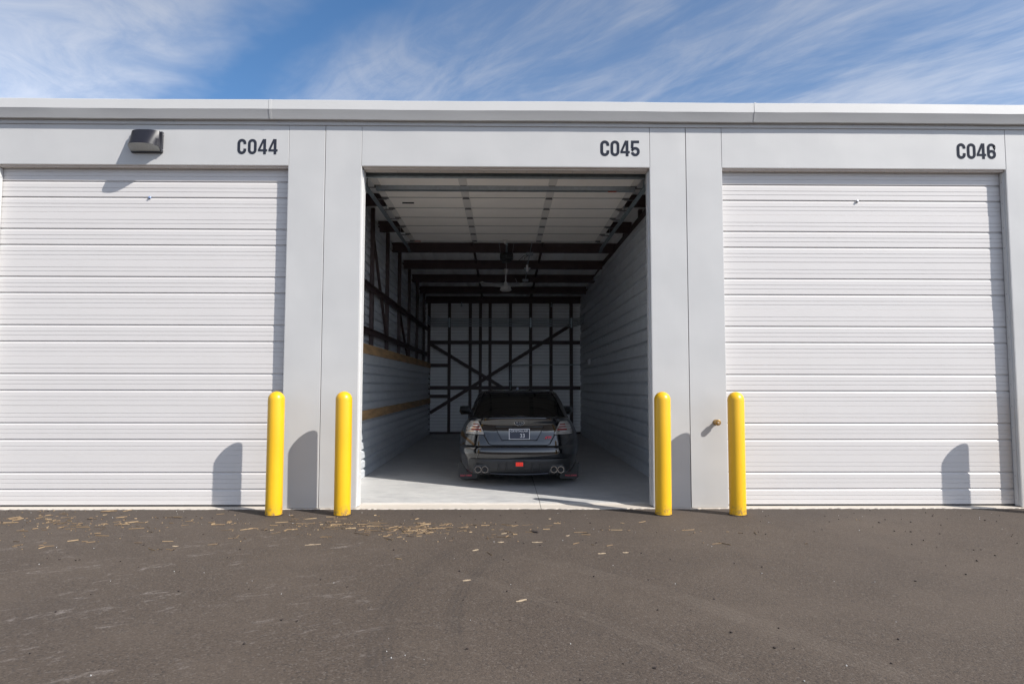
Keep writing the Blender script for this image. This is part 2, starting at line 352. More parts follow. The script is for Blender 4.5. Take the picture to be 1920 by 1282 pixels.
def share(o, loc, parent=None):
    c = o.copy(); C.objects.link(c); c.location = loc
    if parent is not None: c.parent = parent
    return c

# ---------------------------------------------------------------- ground
FH = .03            # finished floor height above the asphalt
mb = MB(); G = 400
xs = [-G, -40, 40, G]; ys = [-G, -60, 60, G]
mb.add([(x, y, 0) for y in ys for x in xs], [(j*4+i, j*4+i+1, (j+1)*4+i+1, (j+1)*4+i) for j in range(3) for i in range(3)])
g = mb.build('asphalt', 'asphalt'); tag(g, 'dark brown-grey asphalt drive in front of the bays', 'asphalt', kind='structure')

fl = empty('concrete_floor'); tag(fl, 'pale troweled concrete slab under the building with a sawn joint', 'floor', kind='structure')
def slab(x0, x1):
    n = max(8, int((x1-x0)/.035)); mb = MB(); vs = []
    prof = [(-.030, .001), (-.028, .009), (.20, .012), (.27, FH), (12.1, FH)]
    for i in range(n+1):
        x = x0+(x1-x0)*i/n; j = random.uniform(-.012, .010)+.006*sin(x*5.1)
        vs += [(x, y+(j if k < 2 else 0), z) for k, (y, z) in enumerate(prof)]
    K = len(prof)
    mb.add(vs, [(i*K+k, (i+1)*K+k, (i+1)*K+k+1, i*K+k+1) for i in range(n) for k in range(K-1)])
    return mb.build('slab', 'concrete', fl)
slab(-14, .432); slab(.438, 14)

# ---------------------------------------------------------------- storage building
B = empty('storage_building'); tag(B, 'long white metal storage building with numbered garage bays and one open door', 'building')
BAY = 4.572; HW = 1.829; HZ = 4.27; PZ = 4.79; XE = 13.7
def roof_under(y): return 4.857-.0555*y
bays = [-2, -1, 0, 1, 2]
GAP = .0035
# header panels over the doors, and pillar panels between them
for k in bays:
    c = k*BAY
    MB().box(c-HW+GAP, c+HW-GAP, 0, .038, HZ, PZ).build('header_panel', 'panel', B, bevel=.003)
    MB().box(c-HW-.02, c+HW+.02, .041, .105, HZ+.006, 4.86).build('header_core', 'dark', B)
for k in range(-3, 3):
    c = (k+.5)*BAY; hw = BAY/2-HW
    for s in (0, 1):
        MB().box(c-hw+s*hw+(GAP if s else 0), c+s*hw-(0 if s else GAP), 0, .038, .012, PZ).build('pillar_panel', 'panel', B, bevel=.003)
    MB().box(c-hw+.006, c+hw-.006, .041, .104, .012, 4.86).build('pillar_core', 'dark', B)
# flashing and gutter
MB().box(-XE, XE, -.018, .02, PZ-.004, 4.85).build('flashing', 'panel', B, bevel=.003)
mb = MB()
for i in range(22):
    x = -12.6+i*1.21+random.uniform(-.1, .1); mb.lathe([(.010, -.026), (.010, -.018)], (x, 0, 4.825), 6, 'y')
mb.build('flashing_screws', 'steel', B)
gp = [(.02, 5.055), (-.105, 5.072), (-.118, 5.062), (-.124, 4.945), (-.118, 4.934), (-.076, 4.838), (-.068, 4.834), (.02, 4.842)]
xs = [-XE, -9.07, -2.97, 3.13, 9.23, XE]
for a, b in zip(xs[:-1], xs[1:]):
    n = 30; mb = MB(); vs = []
    for i in range(n+1):
        x = a+.003+(b-a-.006)*i/n; dz = .0025*sin(x*1.7)+random.uniform(-.0012, .0012)
        vs += [(x, y+random.uniform(-.0008, .0008), z+dz) for y, z in gp]
    K = len(gp)
    mb.add(vs, [(i*K+k, (i+1)*K+k, (i+1)*K+(k+1) % K, i*K+(k+1) % K) for i in range(n) for k in range(K)]+[tuple(range(K)), tuple(n*K+k for k in reversed(range(K)))])
    mb.build('gutter', 'gutter', B, smooth=25)
for x in xs[1:-1]:      # lap plates at the gutter joints
    mb = MB(); gq = [(y-.003 if y < 0 else y, z+(.003 if z > 5 else 0)) for y, z in gp]
    mb.prism(gq, 'x', x+.001, x+.030); mb.build('gutter_lap', 'gutter', B)
# roof
mb = MB(); n = int(2*XE/.1); vs = []
for i in range(n+1):
    x = -XE+2*XE*i/n; dz = .018 if (i % 3 == 0) else 0
    vs += [(x, .0, roof_under(0)+dz), (x, 12.05, roof_under(12.05)+dz)]
mb.add(vs, [(2*i, 2*i+2, 2*i+3, 2*i+1) for i in range(n)]); mb.build('roof_underside', 'ceil', B)
mb = MB(); mb.prism([(-.0, 4.90), (12.1, 4.90-.0555*12.1), (12.1, 4.99-.0555*12.1), (0, 4.99)], 'x', -XE, XE); mb.build('roof', 'trim', B)
# outer end and rear walls
MB().box(-XE-.05, -XE, 0, 12.1, 0.012, 4.9-.5).build('end_wall', 'panel', B)
MB().box(XE, XE+.05, 0, 12.1, 0.012, 4.9-.5).build('end_wall', 'panel', B)
MB().box(-XE, XE, 11.96, 12.05, .035, 4.19).build('rear_wall', 'panel', B)

# door-opening trim: jambs with screws, soffit strip
def trim(c, depth):
    for s in (-1, 1):
        x = c+s*HW; mb = MB()
        mb.box(min(x, x-s*.004), max(x, x-s*.004), .0022, depth, .02, HZ)           # return lining
        mb.box(min(x-s*.004, x-s*.016), max(x-s*.004, x-s*.016), depth*.42, depth-.004, .02, HZ-.03)
        j = mb.build('jamb_trim', 'trim', B)
        mb = MB()
        for i in range(15): mb.lathe([(.009, s*.002), (.006, -s*.004)], (x-s*.016, depth*.7, .12+i*.285+random.uniform(-.02, .02)), 6, 'x')
        mb.build('screw_row', 'steel', j)
    mb = MB(); mb.box(c-HW+.005, c+HW-.005, .004, depth, HZ-.004, HZ+.004); mb.box(c-HW+.017, c+HW-.017, depth*.30, depth-.004, HZ-.022, HZ-.004)
    j = mb.build('soffit_trim', 'soffit', B)
    mb = MB()
    for i in range(13): mb.lathe([(.009, 0), (.006, -.005)], (c-HW+.15+i*.28+random.uniform(-.02, .02), depth*.7, HZ-.022), 6, 'z')
    mb.build('screw_row', 'steel', j)
for k in bays: trim(k*BAY, .105 if k else .20)

# ribbed sectional doors
def section_mesh(h=.61):
    P = [(0, .0035), (.003, 0)]
    thin = [.062, .11, .265, .315, .466, .515]; big = [.20, .405]
    for t in sorted(thin+big):
        if t in big: P += [(t-.034, 0), (t-.008, .017), (t-.004, .017), (t-.001, 0)]
        else: P += [(t-.007, 0), (t-.004, .0042), (t+.000, .0042), (t+.0015, 0)]
    P += [(h-.003, 0), (h, .0035)]
    return P
def make_section(parent, z):
    P = section_mesh(); mb = MB(); X = HW+.10
    vs = [(x, d, zz) for x in (-X, X) for zz, d in P]; n = len(P)
    back = [(x, .045, zz) for x in (-X, X) for zz in (P[0][0], P[-1][0])]
    fs = [(i, i+1, n+i+1, n+i) for i in range(n-1)]
    b = 2*n
    fs += [(b, b+1, b+3, b+2), (0, n, b+2, b), (n-1, 2*n-1, b+3, b+1)]
    mb.add(vs+back, fs); mb.f += [tuple(list(range(n))+[b+1, b]), tuple(list(range(2*n-1, n-1, -1))+[b+2, b+3])]
    return mb.build('door_section', 'door', parent, loc=(0, 0, z))
def closed_door(c):
    d = empty('garage_door', (c, .112, 0), B)
    first = make_section(d, .032)
    for k in range(1, 7): share(first, (random.uniform(-.004, .004), random.uniform(-.0015, .0015), .032+k*.61), d)
    mb = MB(); mb.box(-HW-.09, HW+.09, .006, .040, .012, .0305); mb.build('bottom_seal', 'black', d)
    return d
d44 = closed_door(-BAY); d44['label'] = 'closed white ribbed door under the number C044'
d46 = closed_door(BAY); d46['label'] = 'closed white ribbed door under the number C046'
closed_door(-2*BAY)['label'] = 'closed white ribbed door of the bay before C044'; closed_door(2*BAY)['label'] = 'closed white ribbed door of the bay after C046'
for d, x, z in ((d44, .045, 3.88), (d46, -.05, 3.875)):
    mb = MB(); mb.lathe([(.019, -.004), (.019, -.009), (.012, -.014), (.012, -.022), (.008, -.024)], (x, 0, z), 10, 'y'); mb.build('lift_bolt', 'bluebolt' if d is d44 else 'steel', d, smooth=40)

# the open door, stored flat under the roof
OD = empty('open_door', (0, 0, 4.33), B); OD['label'] = 'open garage door lying flat under the ceiling, pale inner face down'
DW = 1.87; pitch = .59; y0 = .42
sec = None
for k in range(7):
    a = y0+k*pitch
    if sec is None:
        mb = MB(); mb.box(-DW, DW, .007, pitch-.007, 0, .044); sec = mb.build('door_section', 'door_in', OD, bevel=.004, loc=(0, a, 0))
    else: share(sec, (0, a, 0), OD)
for k in range(1, 7): MB().box(-DW+.01, DW-.01, y0+k*pitch-.009, y0+k*pitch+.009, -.003, .012).build('seam_shadow', 'hinge', OD)  # dark strips standing in for the shadow in the joints between sections
MB().box(-DW, DW, y0+7*pitch+.003, y0+7*pitch+.17, -.004, .040).build('top_rail', 'stile', OD, bevel=.004)
for x, w in ((-DW+.055, .10), (DW-.055, .10), (-.60, .115), (.655, .115)):
    MB().box(x-w/2, x+w/2, y0+.02, y0+7*pitch+.10, -.006, -.0005).build('stile', 'stile', OD)
    for k in range(1, 8):
        y = y0+k*pitch
        mb = MB(); mb.box(x-.045, x+.045, y-.045, y+.045, -.011, -.0062); mb.tube([(x-.05, y, -.016), (x+.05, y, -.016)], .011, 6)
        if abs(x) > 1.5:
            s = 1 if x > 0 else -1; mb.tube([(x-s*.02, y, -.030), (x+s*.145, y, -.030)], .008, 6)
        mb.build('hinge', 'hinge', OD)
mb = MB(); mb.prism([(1.00, -.062), (1.085, -.062), (1.085, -.052), (1.095, -.002), (.99, -.002), (1.0, -.052)], 'x', -DW+.03, DW-.03); mb.build('strut', 'galv', OD)
mb = MB(); mb.box(-DW, DW, .40, .50, -.05, -.002); mb.tube([(-DW, .43, -.058), (DW, .43, -.058)], .022, 8); mb.build('bottom_bar', 'galv_dull', OD)
mb = MB(); mb.box(1.46, 1.58, 1.02, 1.065, -.0655, -.0625); mb.build('warning_sticker', 'labelred', OD)
mb = MB(); mb.box(-1.80, -1.66, 4.58, 4.66, -.0075, -.0045); mb.build('warning_sticker', 'labelred', OD)
mb = MB(); mb.box(1.50, 1.72, 4.60, 4.68, -.0075, -.0045); mb.build('paper_label', 'silver', OD)
mb = MB(); mb.box(-1.60, -1.42, 1.86, 1.885, -.018, -.001); mb.build('lift_handle', 'black', OD)
mb = MB(); mb.box(-.05, .05, 4.44, 4.72, -.016, -.0045); mb.box(-.018, .018, 4.52, 4.62, -.05, -.016); mb.build('opener_bracket', 'stile', OD)
for s in (-1, 1):       # tracks, rollers' channel, hangers
    x = s*1.96; mb = MB()
    mb.box(x-.03, x+.03, .45, 5.02, 4.27, 4.274); mb.box(x+s*.026, x+s*.03, .45, 5.02, 4.274, 4.345); mb.box(x-s*.03, x-s*.026, .45, 5.02, 4.274, 4.292)
    mb.bar((x, 5.0, 4.27), (x+.0, 5.22, 4.235), .06, .006)
    t = mb.build('track', 'galv_dull', B)
    for y in (1.16, 2.68, 4.2): MB().box(x+s*.034, x+s*.038, y-.02, y+.02, 4.29, roof_under(y)-.10).build('hanger', 'galv', t)
    mb = MB(); mb.box(x-s*.055-.003, x-s*.055+.003, .13, .195, .05, 4.0); mb.box(min(x-s*.055, x-s*.02), max(x-s*.055, x-s*.02), .19, .194, .05, 4.0); mb.build('vertical_track', 'galv', B)
    pts = [(x-s*.03, .165, 3.98)]+[(x-s*.03, .165+.32*(1-cos(a)), 3.98+.30*sin(a)) for a in [i*pi/16 for i in range(1, 9)]]
    mb = MB(); mb.tube(pts, .022, 6); mb.build('curved_track', 'galv', B, smooth=40)
mb = MB(); mb.tube([(-1.98, .33, 4.50), (1.98, .33, 4.50)], .014, 10); mb.tube([(-1.2, .33, 4.50), (1.2, .33, 4.50)], .035, 12); mb.build('torsion_spring', 'galv_dull', B, smooth=40)
for s in (-1, 1):
    mb = MB(); mb.lathe([(.03, -.05), (.075, -.045), (.055, -.03), (.055, .03), (.075, .045), (.03, .05)], (s*1.88, .33, 4.50), 16, 'x'); mb.box(s*1.97-.004, s*1.97+.004, .23, .43, 4.30, 4.60); mb.build('cable_drum', 'galv', B)

# interior framing in red-oxide primer
def cee(mb, a, b, w, h):        # C-section purlin: web + two flanges along a bar direction (X)
    (x0, y, z), (x1, _, _) = a, b
    mb.box(x0, x1, y-.003, y+.003, z, z+h); mb.box(x0, x1, y-.003, y+w, z, z+.004); mb.box(x0, x1, y-.003, y+w, z+h-.004, z+h)
for y in (1.16, 2.68, 4.2, 5.72, 7.24, 8.76, 10.28):
    z = roof_under(y)-.205; mb = MB(); cee(mb, (-2.42, y, z), (2.42, y, z), .065, .20); mb.build('purlin', 'primer', B)
mb = MB(); mb.box(-2.42, 2.42, 11.70, 11.84, roof_under(11.8)-.21, roof_under(11.8)-.01); mb.build('eave_strut', 'primer', B)
ysp = [1.16, 2.68, 4.2, 5.72, 7.24, 8.76, 10.28, 11.75]
for x in (-.68, .80):
    for ya, yb in zip(ysp[:-1], ysp[1:]):
        mb = MB(); za = roof_under(ya)-.05; zb = roof_under(yb)-.05
        mb.bar((x, ya+.07, za), (x, yb-.01, zb), .045, .045); mb.build('bridging', 'primer', B)
mb = MB(); mb.box(-2.42, 2.42, .11, .17, 4.50, 4.70); mb.build('head_girt', 'primer', B)
# left partition: posts, rails, diagonals, far sheet, near liner, plywood strips
for y in (.4, 1.9, 3.42, 4.94, 6.46, 7.98, 9.50, 11.0):
    mb = MB(); mb.box(-2.394, -2.328, y-.05, y-.044, .03, roof_under(y)-.02); mb.box(-2.394, -2.388, y-.044, y+.03, .03, roof_under(y)-.02); mb.box(-2.334, -2.328, y-.044, y+.03, .03, roof_under(y)-.02); mb.build('post', 'primer', B)
for z in (3.17, 2.41):
    mb = MB(); mb.box(-2.325, -2.319, .2, 11.85, z-.05, z+.05); mb.box(-2.319, -2.27, .2, 11.85, z+.044, z+.05); mb.build('rail', 'primer', B)
for (ya, za, yb, zb) in ((3.45, 4.2, 4.9, 2.45), (6.5, 3.15, 7.9, 2.1)):
    mb = MB(); mb.bar((-2.361, ya, za), (-2.361, yb, zb), .045, .045); mb.build('diagonal_brace', 'primer', B)
def corr(name, x, s, z0, z1, ya, yb, pitch, depth, material, parent, flat=.45):
    # horizontal trapezoid ribs, sheet in the YZ plane at x; ribs stand out by depth towards s
    # flat pans (standing out by depth) parted by narrow troughs: lower lip slopes up, upper lip is sharp
    mb = MB(); P = [(z0, depth)]; z = z0
    while z+pitch <= z1+1e-6:
        P += [(z+pitch*flat*.5, depth), (z+pitch*flat*.5+.003, depth-.004), (z+pitch*flat*.5+.008, depth), (z+pitch*flat, depth), (z+pitch-.022, 0), (z+pitch-.005, 0), (z+pitch, depth)]; z += pitch
    if z1-z > .01: P.append((z1, depth))
    n = len(P); segs = 24; vs = []
    for j in range(segs+1):
        y = ya+(yb-ya)*j/segs; w = random.uniform(-.0035, .0035)
        vs += [(x+s*(d)+w+random.uniform(-.0008, .0008), y, zz) for zz, d in P]
    mb.add(vs, [(j*n+i, j*n+i+1, (j+1)*n+i+1, (j+1)*n+i) for j in range(segs) for i in range(n-1)])
    return mb.build(name, material, parent, smooth=20)
for z0 in (.03, .93, 1.83, 2.73, 3.63):
    corr('wall_sheet', -2.43, 1, z0, min(z0+.9, 4.75), .15, 11.9, .15, .034, 'sheet', B, .66)
for z0, z1 in ((.035, .947), (1.103, 2.012)):
    corr('liner_sheet', -2.312, 1, z0, z1, .12, 11.88, .152, .046, 'sheet', B, .64)
for z0, z1 in ((.95, 1.10), (2.015, 2.17)):
    for a, b in ((.15, 2.5), (2.504, 4.94), (4.944, 7.38), (7.384, 9.82), (9.824, 11.86)):
        MB().box(-2.262, -2.244, a, b, z0, z1).build('plywood_strip', 'wood', B)
for z0 in (.035, .915, 1.795, 2.675, 3.555):
    z1 = min(z0+.88, 4.30); o = corr('wall_sheet', 2.36, -1, z0, z1, .12, 11.88, .22, .048, 'sheet', B, .70)
mb = MB()
for i in range(20):
    for j in range(12):
        if random.random() < .75: mb.lathe([(.008, 0), (.005, -.006)], (2.311, .8+j*.92+random.uniform(-.06, .06), .035+.22*.65+i*.22-.02), 5, 'x')
mb.build('sheet_screws', 'steel', B)
MB().box(2.34, 2.43, .12, 11.88, 4.30, 4.46).build('partition_head', 'primer', B)
for y in (.4, 1.9, 3.42, 4.94, 6.46, 7.98, 9.50, 11.0): MB().box(2.385, 2.45, y-.04, y+.04, .03, roof_under(y)-.02).build('post', 'primer', B)
# back wall: white sheets, studs, girts, X bracing
for z0, z1 in ((.03, 1.0), (1.003, 1.95), (1.953, 2.9), (2.903, 3.85), (3.853, 4.2)):
    mb = MB(); P = [(z0, 0)]; z = z0
    while z+.095 < z1: P += [(z+.080, 0), (z+.084, .006), (z+.091, .006), (z+.095, 0)]; z += .095
    P.append((z1, 0)); n = len(P)
    mb.add([(x, 11.955+d, zz) for x in (-2.44, 2.44) for zz, d in P], [(i, i+1, n+i+1, n+i) for i in range(n-1)]); mb.build('back_sheet', 'back', B)
for x in (-1.68, -1.045, -.735, -.441, .18, .80, 1.422, 2.04, -2.30):
    mb = MB(); mb.box(x-.045, x+.045, 11.80, 11.806, .035, 4.0); mb.box(x-.045, x-.039, 11.806, 11.93, .035, 4.0); mb.build('stud', 'primer', B)
for z in (2.80, 1.415): MB().box(-2.28, 2.34, 11.862, 11.94, z-.055, z+.055).build('girt', 'primer', B)
for z in (2.10, 1.16): MB().box(-2.28, -1.72, 11.862, 11.94, z-.05, z+.05).build('girt', 'primer', B)
MB().box(-2.28, 2.34, 11.80, 11.94, .032, .085).build('sole_plate', 'primer', B)
for k, (a, b) in enumerate((((1.98, 3.30), (-2.25, .66)), ((-2.25, 2.74), (1.9, .25)))):
    y = 11.775-k*.03; mb = MB(); mb.bar((a[0], y, a[1]), (b[0], y, b[1]), .012, .10, up=(0, 0, 1)); mb.build('cross_brace', 'primer', B)

# ---------------------------------------------------------------- unit numbers
def stroke(mb, pts, w, y):
    n = len(pts); P = [Vector(q) for q in pts]; L = []; R = []
    for i in range(n):
        a = (P[i]-P[max(i-1, 0)]); b = (P[min(i+1, n-1)]-P[i])
        if a.length < 1e-9: a = b
        if b.length < 1e-9: b = a
        a = a.normalized(); b = b.normalized(); na = Vector((-a.y, a.x)); nb = Vector((-b.y, b.x)); nn = (na+nb).normalized(); k = w/2/max(.4, nn.dot(na))
        L.append(P[i]+nn*k); R.append(P[i]-nn*k)
    vs = [(q.x, y, q.y) for q in L]+[(q.x, y, q.y) for q in R]
    mb.add(vs, [(i, i+1, n+i+1, n+i) for i in range(n-1)])
def arc2(cx, cy, rx, ry, a0, a1, n=10): return [(cx+rx*cos(radians(a0+(a1-a0)*i/n)), cy+ry*sin(radians(a0+(a1-a0)*i/n))) for i in range(n+1)]
def glyph(ch, mb, x, z, H, y):
    w = H*.175; W_ = H*.56; rx = (W_-w)/2; cx = x+W_/2; t = w/2; ry = rx*1.02; lo = z+t+ry; hi = z+H-t-ry; yy = y
    if ch == '0': stroke(mb, arc2(cx, hi, rx, ry, 0, 180, 14)+arc2(cx, lo, rx, ry, 180, 360, 14)+[(cx+rx, hi)], w, yy)
    elif ch == 'C': stroke(mb, [(cx+rx, z+H*.655)]+arc2(cx, hi, rx, ry, 0, 180, 14)+arc2(cx, lo, rx, ry, 180, 360, 14)+[(cx+rx, z+H*.37)], w*1.05, yy)
    elif ch == '4':
        stroke(mb, [(x+W_*.72, z), (x+W_*.72, z+H)], w*1.0, yy)
        stroke(mb, [(x-W_*.03, z+H*.26), (x+W_*1.02, z+H*.26)], w*.82, yy-.0006)
        stroke(mb, [(x+W_*.06, z+H*.26), (x+W_*.62, z+H*.985)], w*.78, yy-.0012)
    elif ch == '5':
        stroke(mb, [(x+W_*.94, z+H-t*.9), (x+t*1.15, z+H-t*.9), (x+t*.95, z+H*.50)], w*.95, yy)
        r5 = z+H*.60-t-ry*.9
        stroke(mb, [(x+t*.9, z+H*.47)]+arc2(cx, r5, rx, ry*.9, 150, 0, 12)+arc2(cx, lo, rx, ry, 0, -172, 14), w*.98, yy-.0006)
    elif ch == '6':
        stroke(mb, [(cx+rx, z+H*.735)]+arc2(cx, hi, rx, ry, 0, 180, 14)+arc2(cx, lo, rx, ry, 180, 300, 10), w*.98, yy); stroke(mb, arc2(cx, lo, rx, ry, 300, 360, 6)+arc2(cx, z+H*.59-t-ry*.9, rx, ry*.9, 0, 160, 12), w*.98, yy-.0008)
def number(txt, x0, x1, z0, z1, label):
    root = empty('unit_number', (x0, -.0022, z0)); tag(root, label, 'number', 'unit numbers above the doors')
    H = z1-z0; step = ((x1-x0)-H*.56)/3
    for i, ch in enumerate(txt):
        mb = MB(); glyph(ch, mb, i*step, 0, H, 0); mb.build('letter' if ch == 'C' else 'digit', 'letter', root)
number('C044', -3.392, -2.888, 4.410, 4.607, 'dark painted unit number C044 beside the wall light')
number('C045', 1.198, 1.700, 4.412, 4.615, 'dark painted unit number C045 above the open bay')
number('C046', 5.770, 6.276, 4.402, 4.606, 'dark painted unit number C046 above the right closed door')

# ---------------------------------------------------------------- wall light
wl = empty('wall_light', (-4.515, 0, 4.55)); tag(wl, 'dark bronze wedge-shaped wall light above the C044 door', 'wall light')
MB().box(-.195, .195, -.035, -.001, -.135, .135).build('back_plate', 'bronze', wl, bevel=.006)
def wedge(parent):
    # front face rolls from a flat top edge down to a bulging visor with a chamfered right and left side
    mb = MB(); top = .128; bot = -.082; n = 13; rows = 6; vs = []
    for j in range(rows+1):
        t = j/rows; z = top+(bot-top)*t; reach = .085+.115*t
        for i in range(n+1):
            s = -1+2*i/n; x = s*(.170+.018*t); q = 1-abs(s)**3.2*.62
            vs.append((x, -.036-reach*q, z))
    nb = n+1
    fs = [(j*nb+i, j*nb+i+1, (j+1)*nb+i+1, (j+1)*nb+i) for j in range(rows) for i in range(n)]
    k = len(vs); vs += [(-.170, -.036, top), (.170, -.036, top)]
    fs += [tuple(list(range(nb))+[k+1, k])]
    # side cheeks
    k2 = len(vs); vs += [(-.188, -.036, bot), (.188, -.036, bot), (-.188, -.036, -.128), (.188, -.036, -.128)]
    fs += [tuple([k]+[j*nb for j in range(rows+1)]+[k2]), tuple([k+1]+[j*nb+n for j in range(rows+1)]+[k2+1])]
    fs += [(k2, rows*nb, k2+2), (k2+1, rows*nb+n, k2+3)]
    mb.add(vs, fs); h = mb.build('housing', 'bronze', parent, smooth=35)
    # lens: from the visor lip back down to the wall
    mb = MB(); lip = [vs[rows*nb+i] for i in range(n+1)]; vv = []
    for t in (0.0, .35, .7, 1.0):
        vv += [(x*(1-.02*t), y+(-.045-y)*t*.96, z-.002+(-.122-z)*t) for x, y, z in lip]
    mb.add(vv, [(j*nb+i, j*nb+i+1, (j+1)*nb+i+1, (j+1)*nb+i) for j in range(3) for i in range(n)])
    mb.build('lens', 'lens', parent, smooth=40)
wedge(wl)
mb = MB(); mb.box(-.185, .185, -.05, -.036, -.135, -.124); mb.build('lower_rim', 'black', wl)
for z in (-.10, .10): MB().lathe([(.010, 0), (.010, .006)], (.196, -.018, z), 8, 'x').build('hinge_screw', 'steel', wl)

# ---------------------------------------------------------------- bollards
def bollard():
    b = empty('bollard'); R = .096; H = 1.435
    prof = [(R*1.0, .010), (R*1.0, .02), (R*.998, .4), (R*1.0, .8), (R*.998, H-R)]+[(R*cos(a), H-R+R*sin(a)) for a in [radians(q) for q in (12, 24, 36, 48, 60, 72, 82)]]+[(.004, H)]
    MB().lathe(prof, (0, 0, 0), 40).build('sleeve', 'yellow', b, smooth=40)
    mb = MB(); n = 26
    vs = []
    for j in range(n):
        a = 2*pi*j/n; rr = R+random.uniform(.004, .022)
        vs += [(rr*cos(a), rr*sin(a), .0035), ((R-.012)*cos(a), (R-.012)*sin(a), random.uniform(.008, .016))]
    mb.add(vs, [(2*j, 2*((j+1) % n), 2*((j+1) % n)+1, 2*j+1) for j in range(n)]); mb.build('footing', 'bark', b)
    return b
bl = [(-2.700, -.365, 'yellow bollard standing in front of the right end of the C044 door', -.004),
      (-1.905, -.365, 'yellow bollard at the left jamb of the open bay, beside the shadowed pillar', .003),
      (1.850, -.372, 'yellow bollard at the right jamb of the open bay', .003),
      (2.722, -.385, 'yellow bollard in front of the C046 door, beside the brass tap', -.002),
      (6.420, -.370, 'yellow bollard past the far jamb of the C046 door', .002)]
proto = None
for x, y, lab, tilt in bl:
    if proto is None: proto = bollard(); b = proto
    else: b = copy_tree(proto)
    b.location = (x, y, 0); b.rotation_euler = (tilt*.6, tilt, random.uniform(0, 6))
    tag(b, lab, 'bollard', 'yellow bollards guarding the door jambs')

# hose tap
hb = empty('hose_tap', (2.605, 0, 1.055)); tag(hb, 'small round brass hose tap on the pillar between two bollards', 'tap')
MB().lathe([(.034, -.001), (.034, -.008), (.024, -.010), (.024, -.055), (.036, -.058), (.036, -.095), (.030, -.100)], (0, 0, 0), 18, 'y').build('tap_body', 'brass', hb, smooth=40)
MB().lathe([(.014, -.1005), (.014, -.108), (.004, -.110)], (0, 0, 0), 12, 'y').build('valve_stem', 'chip', hb, smooth=40)

# ---------------------------------------------------------------- ceiling fan, opener, wiring
FX, FY = .02, 7.27; fz = roof_under(7.24)-.205
fan = empty('ceiling_fan', (FX, FY, fz)); tag(fan, 'white three-blade ceiling fan hanging from a roof purlin', 'fan')
MB().lathe([(.03, 0), (.072, -.012), (.066, -.05), (.03, -.12), (.022, -.125)], (0, 0, 0), 18).build('canopy', 'fan', fan, smooth=40)
MB().tube([(0, 0, -.11), (0, 0, -.40)], .016, 10).build('downrod', 'fan', fan, smooth=40)
MB().lathe([(.022, -.30), (.032, -.31), (.052, -.40), (.052, -.41), (.115, -.415), (.118, -.455), (.135, -.475), (.138, -.505), (.10, -.530), (.02, -.535)], (0, 0, 0), 22).build('motor', 'fan', fan, smooth=35)
bl0 = None
for k in range(3):
    if bl0 is None:
        mb = MB(); vs = []; n = 8
        for i in range(n+1):
            t = i/n; x = .11+.57*t; z = -.425+.006*t+.050*t**3; w = .040+.028*min(1, t*3)
            vs += [(x, -w, z-.006), (x, 0, z+.004), (x, w, z+.006), (x, w, z-.002), (x, 0, z-.006), (x, -w, z-.014)]
        fs = [(i*6+q, i*6+(q+1) % 6, (i+1)*6+(q+1) % 6, (i+1)*6+q) for i in range(n) for q in range(6)]+[tuple(range(6)), tuple(n*6+q for q in reversed(range(6)))]
        mb.add(vs, fs); bl0 = mb.build('blade', 'fan', fan, smooth=40); o = bl0
    else: o = share(bl0, (0, 0, 0), fan)
    o.rotation_euler = (0, 0, radians((92, 212, 332)[k]))

op = empty('door_opener', (.03, 5.62, 4.34)); tag(op, 'black garage door opener motor hung under a purlin behind the open door', 'door opener')
MB().box(-.14, .14, -.12, .20, -.17, -.06).build('housing', 'motor', op, bevel=.02, seg=2)
MB().box(-.095, .095, -.09, .16, -.235, -.168).build('lamp_cover', 'motor', op, bevel=.012)
MB().box(-.02, .02, -.86, -.02, -.052, -.022).build('rail', 'galv_dull', op)
for s in (-1, 1): MB().bar((s*.12, .1, -.06), (s*.16, .1, .19), .03, .004).build('hanger_strap', 'galv', op)
mb = MB()
for x, z in ((-.12, -.075), (-.09, -.075), (.09, -.075), (.12, -.075), (.10, -.11), (-.01, -.125)): mb.lathe([(.008, -.124), (.008, -.119)], (x, 0, z), 6, 'y')
mb.build('screws', 'chrome', op)
MB().tube([(-.01, -.02, -.16), (.0, -.02, -.5), (-.012, -.02, -.72)], .003, 5).build('pull_cord', 'white', op)

dc = empty('drop_conduit', (.53, 5.7, 4.33)); tag(dc, 'thin conduit with junction boxes and a hanging plug beside the opener', 'conduit')
MB().tube([(0, -.9, .0), (0, .05, -.005), (0, 2.9, -.13)], .011, 8).build('pipe', 'galv', dc, smooth=40)
for y, z in ((.06, -.015), (1.58, -.075), (2.86, -.14)): MB().box(-.075, .075, y-.05, y+.05, z-.035, z+.025).build('junction_box', 'galv', dc, bevel=.006)
MB().tube([(-.02, .1, -.04), (-.11, .1, -.10), (-.10, .1, -.20), (-.05, .1, -.26)], .006, 6).build('cable', 'black', dc)
MB().box(-.078, -.03, .08, .12, -.40, -.25).build('plug', 'white', dc, bevel=.01)
MB().tube([(-.02, .06, -.05), (-.12, .03, -.06), (-.25, .0, -.19), (-.38, .0, -.225), (-.50, .05, -.21), (-.55, .05, -.19)], .006, 6).build('supply_cable', 'black', dc)
MB().tube([(-.01, 2.86, -.18), (-.05, 2.86, -.25), (-.13, 2.86, -.27), (-.21, 2.8, -.22), (-.26, 2.7, -.12)], .006, 6).build('fan_cable', 'white', dc)

